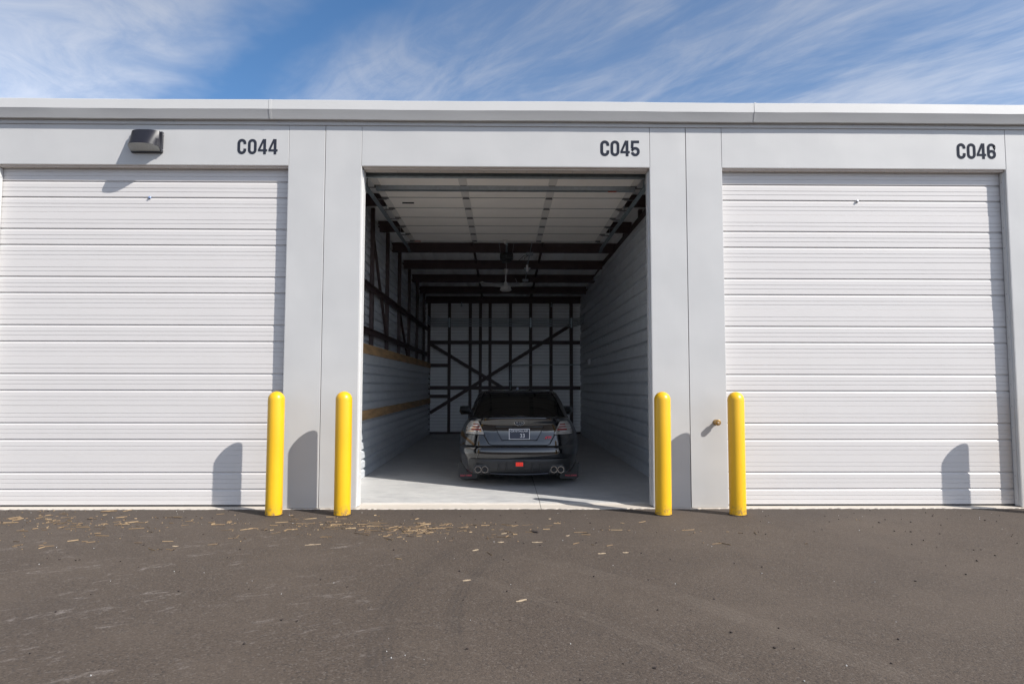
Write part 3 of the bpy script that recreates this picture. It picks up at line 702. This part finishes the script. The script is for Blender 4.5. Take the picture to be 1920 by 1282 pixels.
cr = empty('conduit_run', (0, 11.72, 3.40)); tag(cr, 'bundle of parallel steel conduits crossing the back wall', 'conduit')
for i in range(5):
    z = -.105+i*.052
    pts = [(-2.24, -.9, z), (-2.24, -.12, z), (-2.20, -.02, z), (-2.12, .02, z), (0, .02, z), (2.10, .02, z), (2.20, -.03, z+.01), (2.275, -.18, z+.03), (2.29, -.9-.1*i, z+.04)]
    MB().tube(pts, .013, 8).build('pipe', 'galv', cr, smooth=50)
for x in (-1.68, .80, 2.04):
    mb = MB(); mb.box(x-.02, x+.02, .036, .05, -.15, .15)
    for i in range(5): mb.box(x-.012, x+.012, -.002, .036, -.105+i*.052-.02, -.105+i*.052-.012)
    mb.build('strut_clamp', 'galv', cr)
c2 = empty('branch_conduit', (.18, 11.76, 2.10)); tag(c2, 'single thin conduit running from the back wall to the switch box', 'conduit')
MB().tube([(0, 0, -.86), (0, 0, -.05), (.03, 0, -.01), (.08, 0, 0), (2.04, 0, .02), (2.13, -.05, .02), (2.14, -.2, .02), (2.14, -2.0, .04)], .012, 8).build('pipe', 'galv_dull', c2, smooth=50)
MB().lathe([(.03, -.50), (.03, -.46)], (0, 0, 0), 8).build('coupling', 'galv', c2)
sb = empty('switch_box', (2.31, 9.55, 2.14)); tag(sb, 'pale square switch box on the right corrugated wall', 'switch')
MB().box(-.06, .01, -.07, .07, -.075, .075).build('box_body', 'white', sb, bevel=.006)
MB().box(-.067, -.061, -.02, .02, -.035, .035).build('switch_plate', 'silver', sb)
for x in (-1.30, 1.42):
    MB().lathe([(.012, 0), (.012, -.10), (.028, -.105), (.028, -.13)], (0, 0, 0), 8).build('sprinkler_head', 'galv', None, loc=(x, 11.62, roof_under(11.7)-.205))
for o in [q for q in C.objects if q.name.startswith('sprinkler_head')]:
    tag(o, 'pendent sprinkler head at the rear, nearer the '+('open-framed' if o.location.x < 0 else 'fully sheeted')+' side wall', 'sprinkler', 'sprinkler heads by the back wall')

# ---------------------------------------------------------------- car
CX, CY = .205, 1.42
car = empty('car', (CX, CY, FH)); tag(car, 'glossy black sedan parked nose-in inside the open bay', 'car')
def lerp(tab, t):
    if t <= tab[0][0]: return tab[0][1]
    for (a, va), (b, vb) in zip(tab[:-1], tab[1:]):
        if t <= b: return va+(vb-va)*(t-a)/(b-a)
    return tab[-1][1]
Wt = [(.17, .78), (.22, .82), (.30, .855), (.42, .875), (.56, .895), (.68, .895), (.78, .875), (.88, .838), (.95, .79), (.99, .745), (1.015, .68)]
Rt = [(.17, .14), (.20, .06), (.24, .045), (.40, .03), (.42, .018), (.46, .004), (.50, 0), (.545, .005), (.575, .020), (.592, .040), (.60, .052), (.66, .062), (.80, .095), (.90, .085), (.96, .055), (.985, .045), (1.0, .06), (1.015, .12)]
def w_(z): return lerp(Wt, z)
def rear(x, z):
    s = min(1, abs(x)/w_(z)); return lerp(Rt, z)+.045*s*s+.12*s**4+.24*s**9
zs = [.17, .20, .24, .32, .40, .42, .44, .46, .48, .50, .525, .545, .56, .575, .592, .60, .66, .72, .80, .86, .90, .93, .96, .985, 1.0, 1.015]
LEN = 4.55
def belt(y): return lerp([(0, 1.015), (.5, 1.012), (1.2, .985), (2.6, .95), (3.3, .93), (4.0, .83), (4.35, .74), (4.6, .66)], y)
def flare(y, z):
    b = 0
    for ya in (.95, 3.60): b += .030*math.exp(-((y-ya)/.34)**2)
    return b*max(0, 1-abs(z-.52)/.32)
NR = 32; side = [.48, .60, .72, .84, .95, 1.06, 1.2, 1.4, 1.8, 2.3, 2.8, 3.15, 3.35, 3.48, 3.60, 3.72, 3.85, 4.0]
rings = []
for z in zs:
    w = w_(z); pts = []
    for i in range(NR+1):
        t = -pi/2+pi*i/NR; x = w*sin(t); pts.append([x, rear(x, z)])
    for y in side: pts.append([w*(1-.02*max(0, (y-2.5)/1.6)), y+.02])
    nf = 16
    for i in range(nf+1):
        t = pi/2-pi*i/nf; x = w*.975*sin(t); s = abs(sin(t)); pts.append([x, LEN-(.16*s*s+.36*s**6)-.10*(z-.5)**2*2])
    for y in reversed(side): pts.append([-w*(1-.02*max(0, (y-2.5)/1.6)), y+.02])
    ring = []
    for x, y in pts:
        zz = .17+(z-.17)*(belt(y)-.17)/(1.015-.17); sx = 1 if x > 0 else -1
        ring.append((x+sx*flare(y, z)*(abs(x)/w)**6, y, zz))
    rings.append(ring)
n = len(rings[0]); mb = MB(); vs = [q for rg in rings for q in rg]
fs = [(k*n+i, k*n+(i+1) % n, (k+1)*n+(i+1) % n, (k+1)*n+i) for k in range(len(zs)-1) for i in range(n)]
# caps: pair left and right points of a ring
ns = len(side); seq_r = list(range(NR//2, NR+1))+list(range(NR+1, NR+1+ns))+list(range(NR+1+ns, NR+1+ns+nf//2+1))
seq_l = list(range(NR//2, -1, -1))+list(range(n-1, n-1-ns, -1))+list(range(NR+1+ns+nf, NR+ns+nf//2, -1))
for lev, crown in ((len(zs)-1, .022), (0, 0)):
    base = lev*n; mids = []
    for a, b in zip(seq_r, seq_l):
        pa, pb = vs[base+a], vs[base+b]
        if a == b: mids.append(base+a)
        else: mids.append(len(vs)); vs.append(((pa[0]+pb[0])/2, (pa[1]+pb[1])/2, (pa[2]+pb[2])/2+crown*min(1, abs(pa[0])/.5)))
    for i in range(len(seq_r)-1):
        for sq in (seq_r, seq_l):
            q = [base+sq[i], base+sq[i+1], mids[i+1], mids[i]]; q2 = []
            for v in q:
                if v not in q2: q2.append(v)
            if len(q2) > 2: fs.append(tuple(q2))
mb.add(vs, fs); body = mb.build('body', 'paint', car, smooth=32)
# wheel arches
cut = MB()
for ya in (.95, 3.60):
    for s in (-1, 1): cut.lathe([(.362, min(s*.56, s*1.1)), (.362, max(s*.56, s*1.1))], (0, ya, .32), 36, 'x')
co = cut.build('arch_cutter', 'dark', car)
bmod = body.modifiers.new('arches', 'BOOLEAN'); bmod.operation = 'DIFFERENCE'; bmod.solver = 'EXACT'; bmod.object = co
bpy.context.view_layer.update(); dg = bpy.context.evaluated_depsgraph_get()
nm = bpy.data.meshes.new_from_object(body.evaluated_get(dg)); body.modifiers.clear(); body.data = nm
if len(nm.materials) > 1:
    for pl in nm.polygons: pl.material_index = 0
bpy.data.objects.remove(co, do_unlink=True)
nm.polygons.foreach_set('use_smooth', [True]*len(nm.polygons)); nm.set_sharp_from_angle(angle=radians(32))

# greenhouse
gz = [(0, .97), (.12, 1.02), (.5, 1.20), (.85, 1.345), (.95, 1.375), (1.0, 1.388)]
gw = [(0, .765), (.12, .75), (.5, .695), (.85, .63), (.95, .595), (1.0, .52)]
gr_ = [(0, .36), (.12, .43), (.5, .71), (.85, 1.00), (.95, 1.13), (1.0, 1.30)]
gf = [(0, 3.35), (.12, 3.20), (.5, 2.78), (.85, 2.42), (.95, 2.28), (1.0, 2.12)]
def grear(s, t): return lerp(gr_, t)+.06*s*s+.10*abs(s)**7
ts = [0, .06, .12, .3, .5, .7, .85, .90, .95, .98, 1.0]; vs = []; NG = 20; n = 2*(NG+1)
for t in ts:
    w = lerp(gw, t); z = lerp(gz, t)
    for i in range(NG+1): s = sin(-pi/2+pi*i/NG); vs.append((w*s, grear(s, t), z+.012*(1-s*s)*(t > .9)))
    for i in range(NG+1): s = sin(pi/2-pi*i/NG); vs.append((w*s*.98, lerp(gf, t)-.10*s*s-.12*abs(s)**6, z+.012*(1-s*s)*(t > .9)))
fs = [(k*n+i, k*n+(i+1) % n, (k+1)*n+(i+1) % n, (k+1)*n+i) for k in range(len(ts)-1) for i in range(n)]
b = (len(ts)-1)*n
fs += [(b+i, b+i+1, b+n-2-i, b+n-1-i) for i in range(NG)]
mb = MB(); mb.add(vs, fs); mb.build('cabin', 'paint', car, smooth=40)
# panes
def patch(rows, name, material, parent, smooth=40, thick=None):
    mb = MB(); nc = len(rows[0]); vs = [q for rw in rows for q in rw]
    mb.add(vs, [(k*nc+i, k*nc+i+1, (k+1)*nc+i+1, (k+1)*nc+i) for k in range(len(rows)-1) for i in range(nc-1)])
    if thick:
        N0 = len(vs); vb = [(x, y+thick, z) for x, y, z in vs]; mb.add(vb, [])
        nr = len(rows)
        per = [i for i in range(nc)]+[k*nc+nc-1 for k in range(1, nr)]+[(nr-1)*nc+i for i in range(nc-2, -1, -1)]+[k*nc for k in range(nr-2, 0, -1)]
        mb.f += [(per[i], per[(i+1) % len(per)], per[(i+1) % len(per)]+N0, per[i]+N0) for i in range(len(per))]
    return mb.build(name, material, parent, smooth=smooth)
def grow(t, smax, off, nn=18):
    w = lerp(gw, t); return [(w*s, grear(s, t)-off, lerp(gz, t)+off*.6) for s in [smax*(-1+2*i/nn) for i in range(nn+1)]]
rw = patch([grow(t, .90-.05*t, .006) for t in (.08, .2, .35, .5, .65, .78, .87)], 'rear_window', 'glass', car, thick=.004)
# bright edge lines of the window surround
for s in (-1, 1):
    mb = MB(); mb.tube([(s*lerp(gw, t)*(.925-.05*t), grear(.925-.05*t, t)-.010, lerp(gz, t)+.006) for t in (.05, .2, .4, .6, .8, .9)], .006, 6); mb.build('window_trim', 'paint', car)
mb = MB(); mb.tube([(lerp(gw, .9)*s, grear(s, .9)-.012, lerp(gz, .9)+.006) for s in [-.84+1.68*i/12 for i in range(13)]], .008, 6); mb.build('window_trim', 'satin', car, smooth=40)
for s in (-1, 1):
    rows = []
    for t in (.14, .3, .5, .7, .84):
        w = lerp(gw, t)+.004; ya = grear(1, t)+.10; yb = lerp(gf, t)-.36
        rows.append([(s*(w-.02*((y-ya)/(yb-ya))**2*0), y, lerp(gz, t)) for y in [ya+(yb-ya)*i/8 for i in range(9)]])
    patch(rows, 'side_window', 'glass', car)
rows = []
for t in (.1, .3, .5, .7, .88):
    w = lerp(gw, t)*.98; rows.append([(w*s, lerp(gf, t)-.10*s*s-.12*abs(s)**6+.006, lerp(gz, t)+.006) for s in [-.84+1.68*i/10 for i in range(11)]])
patch(rows, 'windscreen', 'glass', car)
# boot lid with number plate recess and lip
def lid_half(z): return lerp([(.605, .40), (.625, .445), (.76, .525), (.88, .575), (.94, .57), (.985, .53), (1.0, .52)], z)
def recess(x, z):
    hw = lerp([(.675, .255), (.86, .355)], z); a = max(0, min(1, (hw-abs(x))/.019)); b = max(0, min(1, (z-.675)/.02)); c = max(0, min(1, (.868-z)/.008)); return .030*a*b*c
rows = []
lz = [.606, .612, .63, .655, .674, .676, .695, .72, .75, .78, .81, .84, .855, .860, .868, .876, .90, .93, .955, .975, .986, .995]
for z in lz:
    h = lid_half(z); row = []; hw = lerp([(.675, .255), (.86, .355)], z)
    xs_ = [-h, -h*.98]+[-h*.98+(h*.98-hw-.003)*i/8 for i in range(1, 9)]+[-hw+.020]
    xs_ = xs_+[-hw+.020+(2*hw-.04)*i/16 for i in range(1, 16)]+[-q for q in reversed(xs_)]
    for x in xs_:
        s_ = abs(x)/h; edge = min(1, (1-s_)/.02)*min(1, (z-.606)/.006)
        row.append((x, rear(x, z)-.011*edge+(recess(x, z) if abs(x) < hw else 0), z))
    rows.append(row)
lid = patch(rows, 'boot_lid', 'paint', car, smooth=25)
mb = MB()
for s_ in (-1, 1): mb.tube([(s_*(lid_half(z)+.004), rear(lid_half(z)+.004, z)-.003, z) for z in (.995, .94, .88, .82, .76, .70, .65, .625, .605)], .0045, 6)
mb.tube([(x, rear(x, .602)-.004, .602) for x in [-.40+.8*i/16 for i in range(17)]], .005, 6); sg = mb.build('shut_line', 'dark', lid); sg['kind'] = 'stuff'
lip = []
for dz, dy in ((0, .0), (.012, -.022), (.022, -.020), (.028, .03), (.022, .12), (.006, .28)):
    lip.append([(.545*s, rear(.545*s, .99)-.008+dy+.05*abs(s)**4, .985+dz-.012*abs(s)**3) for s in [-1+2*i/24 for i in range(25)]])
patch(lip, 'boot_lip', 'paint', car, smooth=50)
# garnish over the plate, seam around the lid
mb = MB(); mb.box(-.345, .345, rear(0, .86)-.012, rear(0, .86)+.03, .862, .886); mb.build('garnish', 'satin', lid, bevel=.004)
yp = rear(0, .69)-.004
pl = MB().box(-.152, .152, yp-.006, yp+.02, .690, .845).build('number_plate', 'plate', car, bevel=.006)
mb = MB()
for a, b2, c, d in ((-.152, .152, .837, .845), (-.152, .152, .690, .698), (-.152, -.143, .698, .837), (.143, .152, .698, .837)): mb.box(a, b2, yp-.012, yp-.0065, c, d)
mb.build('plate_frame', 'white', pl)
def text(txt, size, loc, material, parent, name, shear=0, width=None, off=0, ext=.0006, flip=True):
    cu = bpy.data.curves.new(name, 'FONT'); cu.body = txt; cu.size = size; cu.align_x = 'CENTER'; cu.align_y = 'CENTER'; cu.extrude = ext; cu.offset = off; cu.shear = shear
    o = bpy.data.objects.new(name, cu); C.objects.link(o); bpy.context.view_layer.update()
    me = bpy.data.meshes.new_from_object(o.evaluated_get(bpy.context.evaluated_depsgraph_get())); bpy.data.objects.remove(o, do_unlink=True)
    xs_ = [v.co.x for v in me.vertices]; k = width/(max(xs_)-min(xs_)) if width else 1
    for v in me.vertices: v.co = Vector((v.co.x*k, -v.co.z, v.co.y))
    me.materials.clear(); me.materials.append(MT[material]); q = bpy.data.objects.new(name, me); C.objects.link(q); q.location = loc; q.parent = parent; return q
text('CRYSTALLAIR', .040, (0, yp-.008, .811), 'white', pl, 'plate_lettering', width=.258, off=.0006)
text('33', .080, (.045, yp-.008, .742), 'white', pl, 'plate_digits', width=.068, off=.001)
text('STI', .046, (.415, rear(.415, .715)-.020, .715), 'badge', car, 'badge', shear=.35, width=.108, off=.002, ext=.003).rotation_euler = (0, 0, .18)
em = MB(); em.lathe([(1, 0), (1, -.006), (.86, -.010), (.8, -.007)], (0, 0, 0), 28, 'y'); e_ = em.build('emblem', 'satin', car, smooth=40, loc=(0, rear(0, .925)-.014, .928)); e_.scale = (.070, 1, .037)
eb = MB()
for x, z, q in ((-.035, .006, .011), (.0, .014, .006), (.025, .010, .006), (.005, -.010, .006), (.030, -.008, .006), (.045, .002, .006)):
    P = [((q if i % 2 == 0 else q*.4)*sin(pi*i/5)+x, (q if i % 2 == 0 else q*.4)*cos(pi*i/5)+z) for i in range(10)]; eb.prism(P, 'y', rear(0, .925)-.025, rear(0, .925)-.022)
eb.build('emblem_stars', 'silver', car, loc=(0, 0, .928))
er = MB(); ring = [(.070*cos(a), rear(0, .925)-.022, .928+.037*sin(a)) for a in [2*pi*i/28 for i in range(29)]]; er.tube(ring, .0035, 6, cap=False); er.build('emblem_ring', 'chrome', car, smooth=60)
# tail lamps
for s in (-1, 1):
    def xr(z): return lerp([(.765, .52), (.80, .53), (.90, .575), (.95, .60)], z), lerp([(.765, .79), (.80, .80), (.90, .775), (.95, .715)], z)
    rows = []
    for z in (.762, .775, .80, .84, .88, .915, .94, .95):
        a, b_ = xr(z); rows.append([(s*x, rear(x, z)-.014, z) for x in [a+(b_-a)*i/10 for i in range(11)]])
    if s < 0: rows = [list(reversed(q)) for q in rows]
    tl = patch(rows, 'tail_lamp', 'tail', car, thick=.02)
    for z0, z1, f0, f1 in ((.895, .912, .12, .55), (.862, .880, .10, .58), (.818, .842, .06, .66)):
        rows = []
        for z in (z0, z1):
            a, b_ = xr(z); rows.append([(s*x, rear(x, z)-.0175, z) for x in [a+(b_-a)*(f0+(f1-f0)*i/5) for i in range(6)]])
        patch(rows, 'red_strip', 'red', tl, thick=.002)
    for z0, z1, f0, f1 in ((.847, .855, .02, .97), (.884, .890, .02, .9), (.800, .808, .02, .97)):
        rows = []
        for z in (z0, z1):
            a, b_ = xr(z); rows.append([(s*x, rear(x, z)-.0178, z) for x in [a+(b_-a)*(f0+(f1-f0)*i/8) for i in range(9)]])
        patch(rows, 'chrome_strip', 'chrome', tl, thick=.002)
    rows = []
    for z in (.752, .764): rows.append([(s*x, rear(x, z)-.012, z) for x in [.50+.30*i/8 for i in range(9)]])
    patch(rows, 'lamp_gap', 'dark', car)
# lower diffuser
def dif_half(z): return lerp([(.175, .60), (.22, .735), (.34, .75), (.395, .745), (.412, .715)], z)
rows = []
for z in (.178, .20, .24, .30, .36, .395, .408, .412):
    h = dif_half(z); rows.append([(h*s, rear(h*s, z)-.012-(.01 if .2 < z < .4 else 0), z) for s in [-1+2*i/32 for i in range(33)]])
df = patch(rows, 'diffuser', 'satin', car, smooth=30)
for x in (-.305, -.19, .185, .30): MB().box(x-.006, x+.006, rear(x, .3)-.048, rear(x, .3)-.01, .235, .355).build('fin', 'satin', df, bevel=.003)
mb = MB(); mb.prism([(-.085, .385), (.085, .385), (.062, .285), (-.062, .285)], 'y', rear(0, .33)-.045, rear(0, .33)-.005); mb.build('fog_surround', 'satin', df, bevel=.005)
mb = MB()
for i in range(4): mb.box(-.052+i*.0265, -.052+i*.0265+.0245, rear(0, .33)-.052, rear(0, .33)-.0455, .312, .368)
mb.build('fog_lamp', 'fog', car)
mb = MB(); mb.tube([(x, rear(x, .22)-.03, .188+.012*(abs(x)/.4)**2) for x in [-.42+.84*i/12 for i in range(13)]], .012, 6); mb.build('splitter_lip', 'paint', df, smooth=50)
for s in (-1, 1):
    mb = MB(); P = [(s*q[0], q[1]) for q in ((.43, .205), (.425, .30), (.455, .335), (.635, .335), (.67, .29), (.68, .205))]
    mb.prism(P, 'y', rear(.55, .3)-.040, rear(.55, .3)+.02); mb.build('exhaust_bezel', 'satin', df, bevel=.006)
    for x in (.50, .60):
        mb = MB(); yb = rear(.55, .3)-.075
        mb.lathe([(.034, yb+.12), (.034, yb+.012), (.041, yb), (.047, yb), (.049, yb+.012), (.047, yb+.20)], (s*x, 0, .262), 20, 'y')
        t = mb.build('exhaust_tip', 'chrome', car, smooth=40); t.data.polygons
        MB().lathe([(.0335, yb+.03), (.0335, yb+.032)], (s*x, 0, .262), 16, 'y').build('tip_bore', 'dark', t)
    # mud flaps behind the rear wheels
    mb = MB(); P = [(s*q[0], q[1]) for q in ((.63, .30), (.63, .075), (.645, .055), (.875, .050), (.915, .085), (.925, .30))]
    mb.prism(P, 'y', .555, .563); fp = mb.build('mud_flap', 'satin', car)
    text('RALLY ARMOR', .030, (s*.80, .5535, .105), 'badge', fp, 'flap_lettering', width=.175, off=.0008)
    # wheels
    for ya in (.95, 3.60):
        wh = empty('wheel', (s*.775, ya, .318), car)
        MB().lathe([(.225, -.11), (.295, -.118), (.318, -.095), (.318, .095), (.295, .118), (.225, .11)], (0, 0, 0), 36, 'x').build('tyre', 'rubber', wh, smooth=40)
        MB().lathe([(.06, s*.105), (.20, s*.085), (.228, s*.112), (.228, -s*.10), (.20, -s*.09)], (0, 0, 0), 30, 'x').build('rim', 'rim', wh, smooth=40)
    # door mirrors
    mr = MB(); mr.add([(s*.79, 2.55, 1.01), (s*.80, 2.50, .955), (s*1.00, 2.56, .95), (s*1.035, 2.60, 1.0), (s*1.02, 2.60, 1.075), (s*.86, 2.54, 1.085),
                       (s*.82, 2.66, 1.01), (s*.84, 2.64, .97), (s*.98, 2.68, .97), (s*1.0, 2.70, 1.01), (s*.98, 2.70, 1.06), (s*.88, 2.67, 1.07)],
                      [(0, 1, 2, 3, 4, 5), (11, 10, 9, 8, 7, 6)]+[(i, (i+1) % 6, (i+1) % 6+6, i+6) for i in range(6)])
    mo = mr.build('door_mirror', 'paint', car, bevel=.014, seg=2, smooth=60)
    g_ = MB(); g_.add([(s*.82, 2.515, 1.01), (s*.825, 2.502, .968), (s*.99, 2.550, .966), (s*1.012, 2.575, 1.005), (s*1.0, 2.575, 1.06), (s*.87, 2.527, 1.068)], [(0, 1, 2, 3, 4, 5)]); g_.v = [(a, b_-.012, c) for a, b_, c in g_.v]
    g_.build('mirror_glass', 'glass', mo)
    MB().bar((s*.70, 2.62, .955), (s*.86, 2.60, .975), .05, .03).build('mirror_stalk', 'paint', mo)
    # crease line in the bumper corner
    mb = MB(); mb.tube([(s*(.62-.02*i), rear(.62-.02*i, z)-.004, z) for i, z in enumerate((.42, .47, .52, .57))], .006, 6); mb.build('bumper_crease', 'paint', car, smooth=60)
mb = MB(); P = [(1.30, 1.395), (1.52, 1.398), (1.345, 1.445), (1.325, 1.450), (1.315, 1.44)]; mb.prism(P, 'x', -.022, .022); mb.build('antenna_fin', 'paint', car, bevel=.006)

# ---------------------------------------------------------------- litter on the asphalt
def piece(mb, x, y, L_, w, a, h):
    c, s = cos(a), sin(a); k = random.uniform(-.25, .25)
    P = [(-L_/2, -w/2), (0, -w/2+k*w), (L_/2, -w*.3), (L_/2, w*.3), (0, w/2+k*w), (-L_/2, w/2)]
    lift = [random.uniform(.001, .006) for _ in P]
    vs = [(x+p*c-q*s, y+p*s+q*c, .0015) for p, q in P]+[(x+p*c-q*s, y+p*s+q*c, h+l) for (p, q), l in zip(P, lift)]
    mb.add(vs, [tuple(range(6, 12))]+[(i, (i+1) % 6, (i+1) % 6+6, i+6) for i in range(6)])
def splinter(mb, L_, w, a):
    c, s = cos(a), sin(a); n = 7; top = []; bot = []; bend = random.uniform(-.12, .25)*L_
    for i in range(n):
        t = i/(n-1); ww = w*(.18+.82*sin(pi*min(1, t*1.15+.08))**.8)*random.uniform(.8, 1.1)/2; p = (t-.5)*L_; q = bend*(t*t-.25)
        for lst, sg in ((top, 1), (bot, -1)): lst.append((p*c-(q+sg*ww)*s, p*s+(q+sg*ww)*c))
    ring = top+bot[::-1]; k = len(ring); h = [.004+.006*random.random() for _ in ring]
    mb.add([(x, y, .0012) for x, y in ring]+[(x, y, z) for (x, y), z in zip(ring, h)], [(i, (i+1) % k, (i+1) % k+k, i+k) for i in range(k)]+[(k+i, k+i+1, 2*k-2-i, 2*k-1-i) for i in range(n-1)])
def scatter(mb, n, cx, cy, sx, sy, lo, hi, wl, wh):
    last = None
    for _ in range(n):
        x = random.gauss(cx, sx); y = random.gauss(cy, sy)
        if y > -.10: y = -.10-random.random()*.3
        if random.random() < .45 and last: x = last[0]+random.gauss(0, .07); y = min(-.1, last[1]+random.gauss(0, .035))
        last = (x, y)
        a = random.gauss(.15, .55) if random.random() < .65 else random.uniform(0, pi)
        L_ = lo+(hi-lo)*random.random()**3.2; piece(mb, x, y, L_, random.uniform(wl, wh), a, random.uniform(.002, .006))
mb = MB()
for cx, cy, sx, sy, n in ((-5.6, -.70, .7, .30, 190), (-4.5, -.75, .4, .25, 110), (-3.4, -.72, .4, .22, 35), (-1.85, -1.0, .30, .14, 130), (-1.05, -1.25, .30, .16, 150), (-.75, -1.02, .28, .08, 70), (-.1, -1.25, .6, .35, 60), (-4.2, -1.5, 1.5, .5, 70), (-2.5, -.9, .7, .3, 60), (1.6, -1.2, 1.2, .45, 45)):
    scatter(mb, n, cx, cy, sx, sy, .008, .15, .0015, .0042)
st = mb.build('straw_litter', 'straw'); tag(st, 'fine pale straw and wood shreds strewn over the asphalt near the doors', 'litter', kind='stuff')
mb = MB()
for _ in range(260):
    x = random.uniform(-7, 7); y = -.12-5.0*random.random()**1.5; q = random.uniform(.004, .011)
    piece(mb, x, y, q*random.uniform(1, 2.2), q, random.uniform(0, pi), q*.5)
dk = mb.build('grit', 'bark'); tag(dk, 'scattered dark grit and bark crumbs on the asphalt', 'grit', kind='stuff')
mb = MB()
for _ in range(110):
    x = random.uniform(-7, 7); y = -.12-5.0*random.random()**1.3; q = random.uniform(.0015, .0048)
    piece(mb, x, y, q*1.3, q, random.uniform(0, pi), q*.6)
tag(mb.build('pale_grit', 'silver'), 'scattered tiny pale stones on the asphalt', 'grit', kind='stuff')
chips = [(.10, -3.43, .10, .022, .55, 'long pale wood splinter lying alone out on the asphalt drive'), (-.31, -2.95, .075, .018, .35, None), (.30, -1.72, .12, .022, .1, None), (.86, -2.15, .09, .02, .15, None), (1.08, -2.12, .06, .016, .05, None),
         (-1.83, -1.80, .17, .012, .25, None), (-.02, -1.35, .07, .016, .5, None), (-.28, -2.02, .08, .014, .5, None), (-.05, -1.72, .07, .02, .0, None), (.62, -1.45, .05, .018, .3, None), (-3.1, -1.85, .06, .02, .2, None), (-5.6, -1.85, .09, .02, .2, None), (.5, -.62, .04, .03, .4, None)]
for x, y, L_, w, a, lab in chips:
    mb = MB(); splinter(mb, L_*.85, w*.75, a); o = mb.build('wood_chip', 'chip', loc=(x, y, 0))
    if lab: tag(o, lab, 'wood chip')
    else: tag(o, 'single pale wood chip lying on the asphalt', 'wood chip', 'loose wood chips on the drive')
mb = MB(); piece(mb, 0, 0, .10, .035, -.9, .012); o = mb.build('bark_chip', 'bark', loc=(.30, -1.28, 0)); tag(o, 'dark bark chip among the pale straw in front of the open bay', 'bark chip')

for o in C.objects:
    if o.name.split('.')[0] in ('flashing_screws', 'screw_row', 'sheet_screws', 'screws'): o['kind'] = 'stuff'
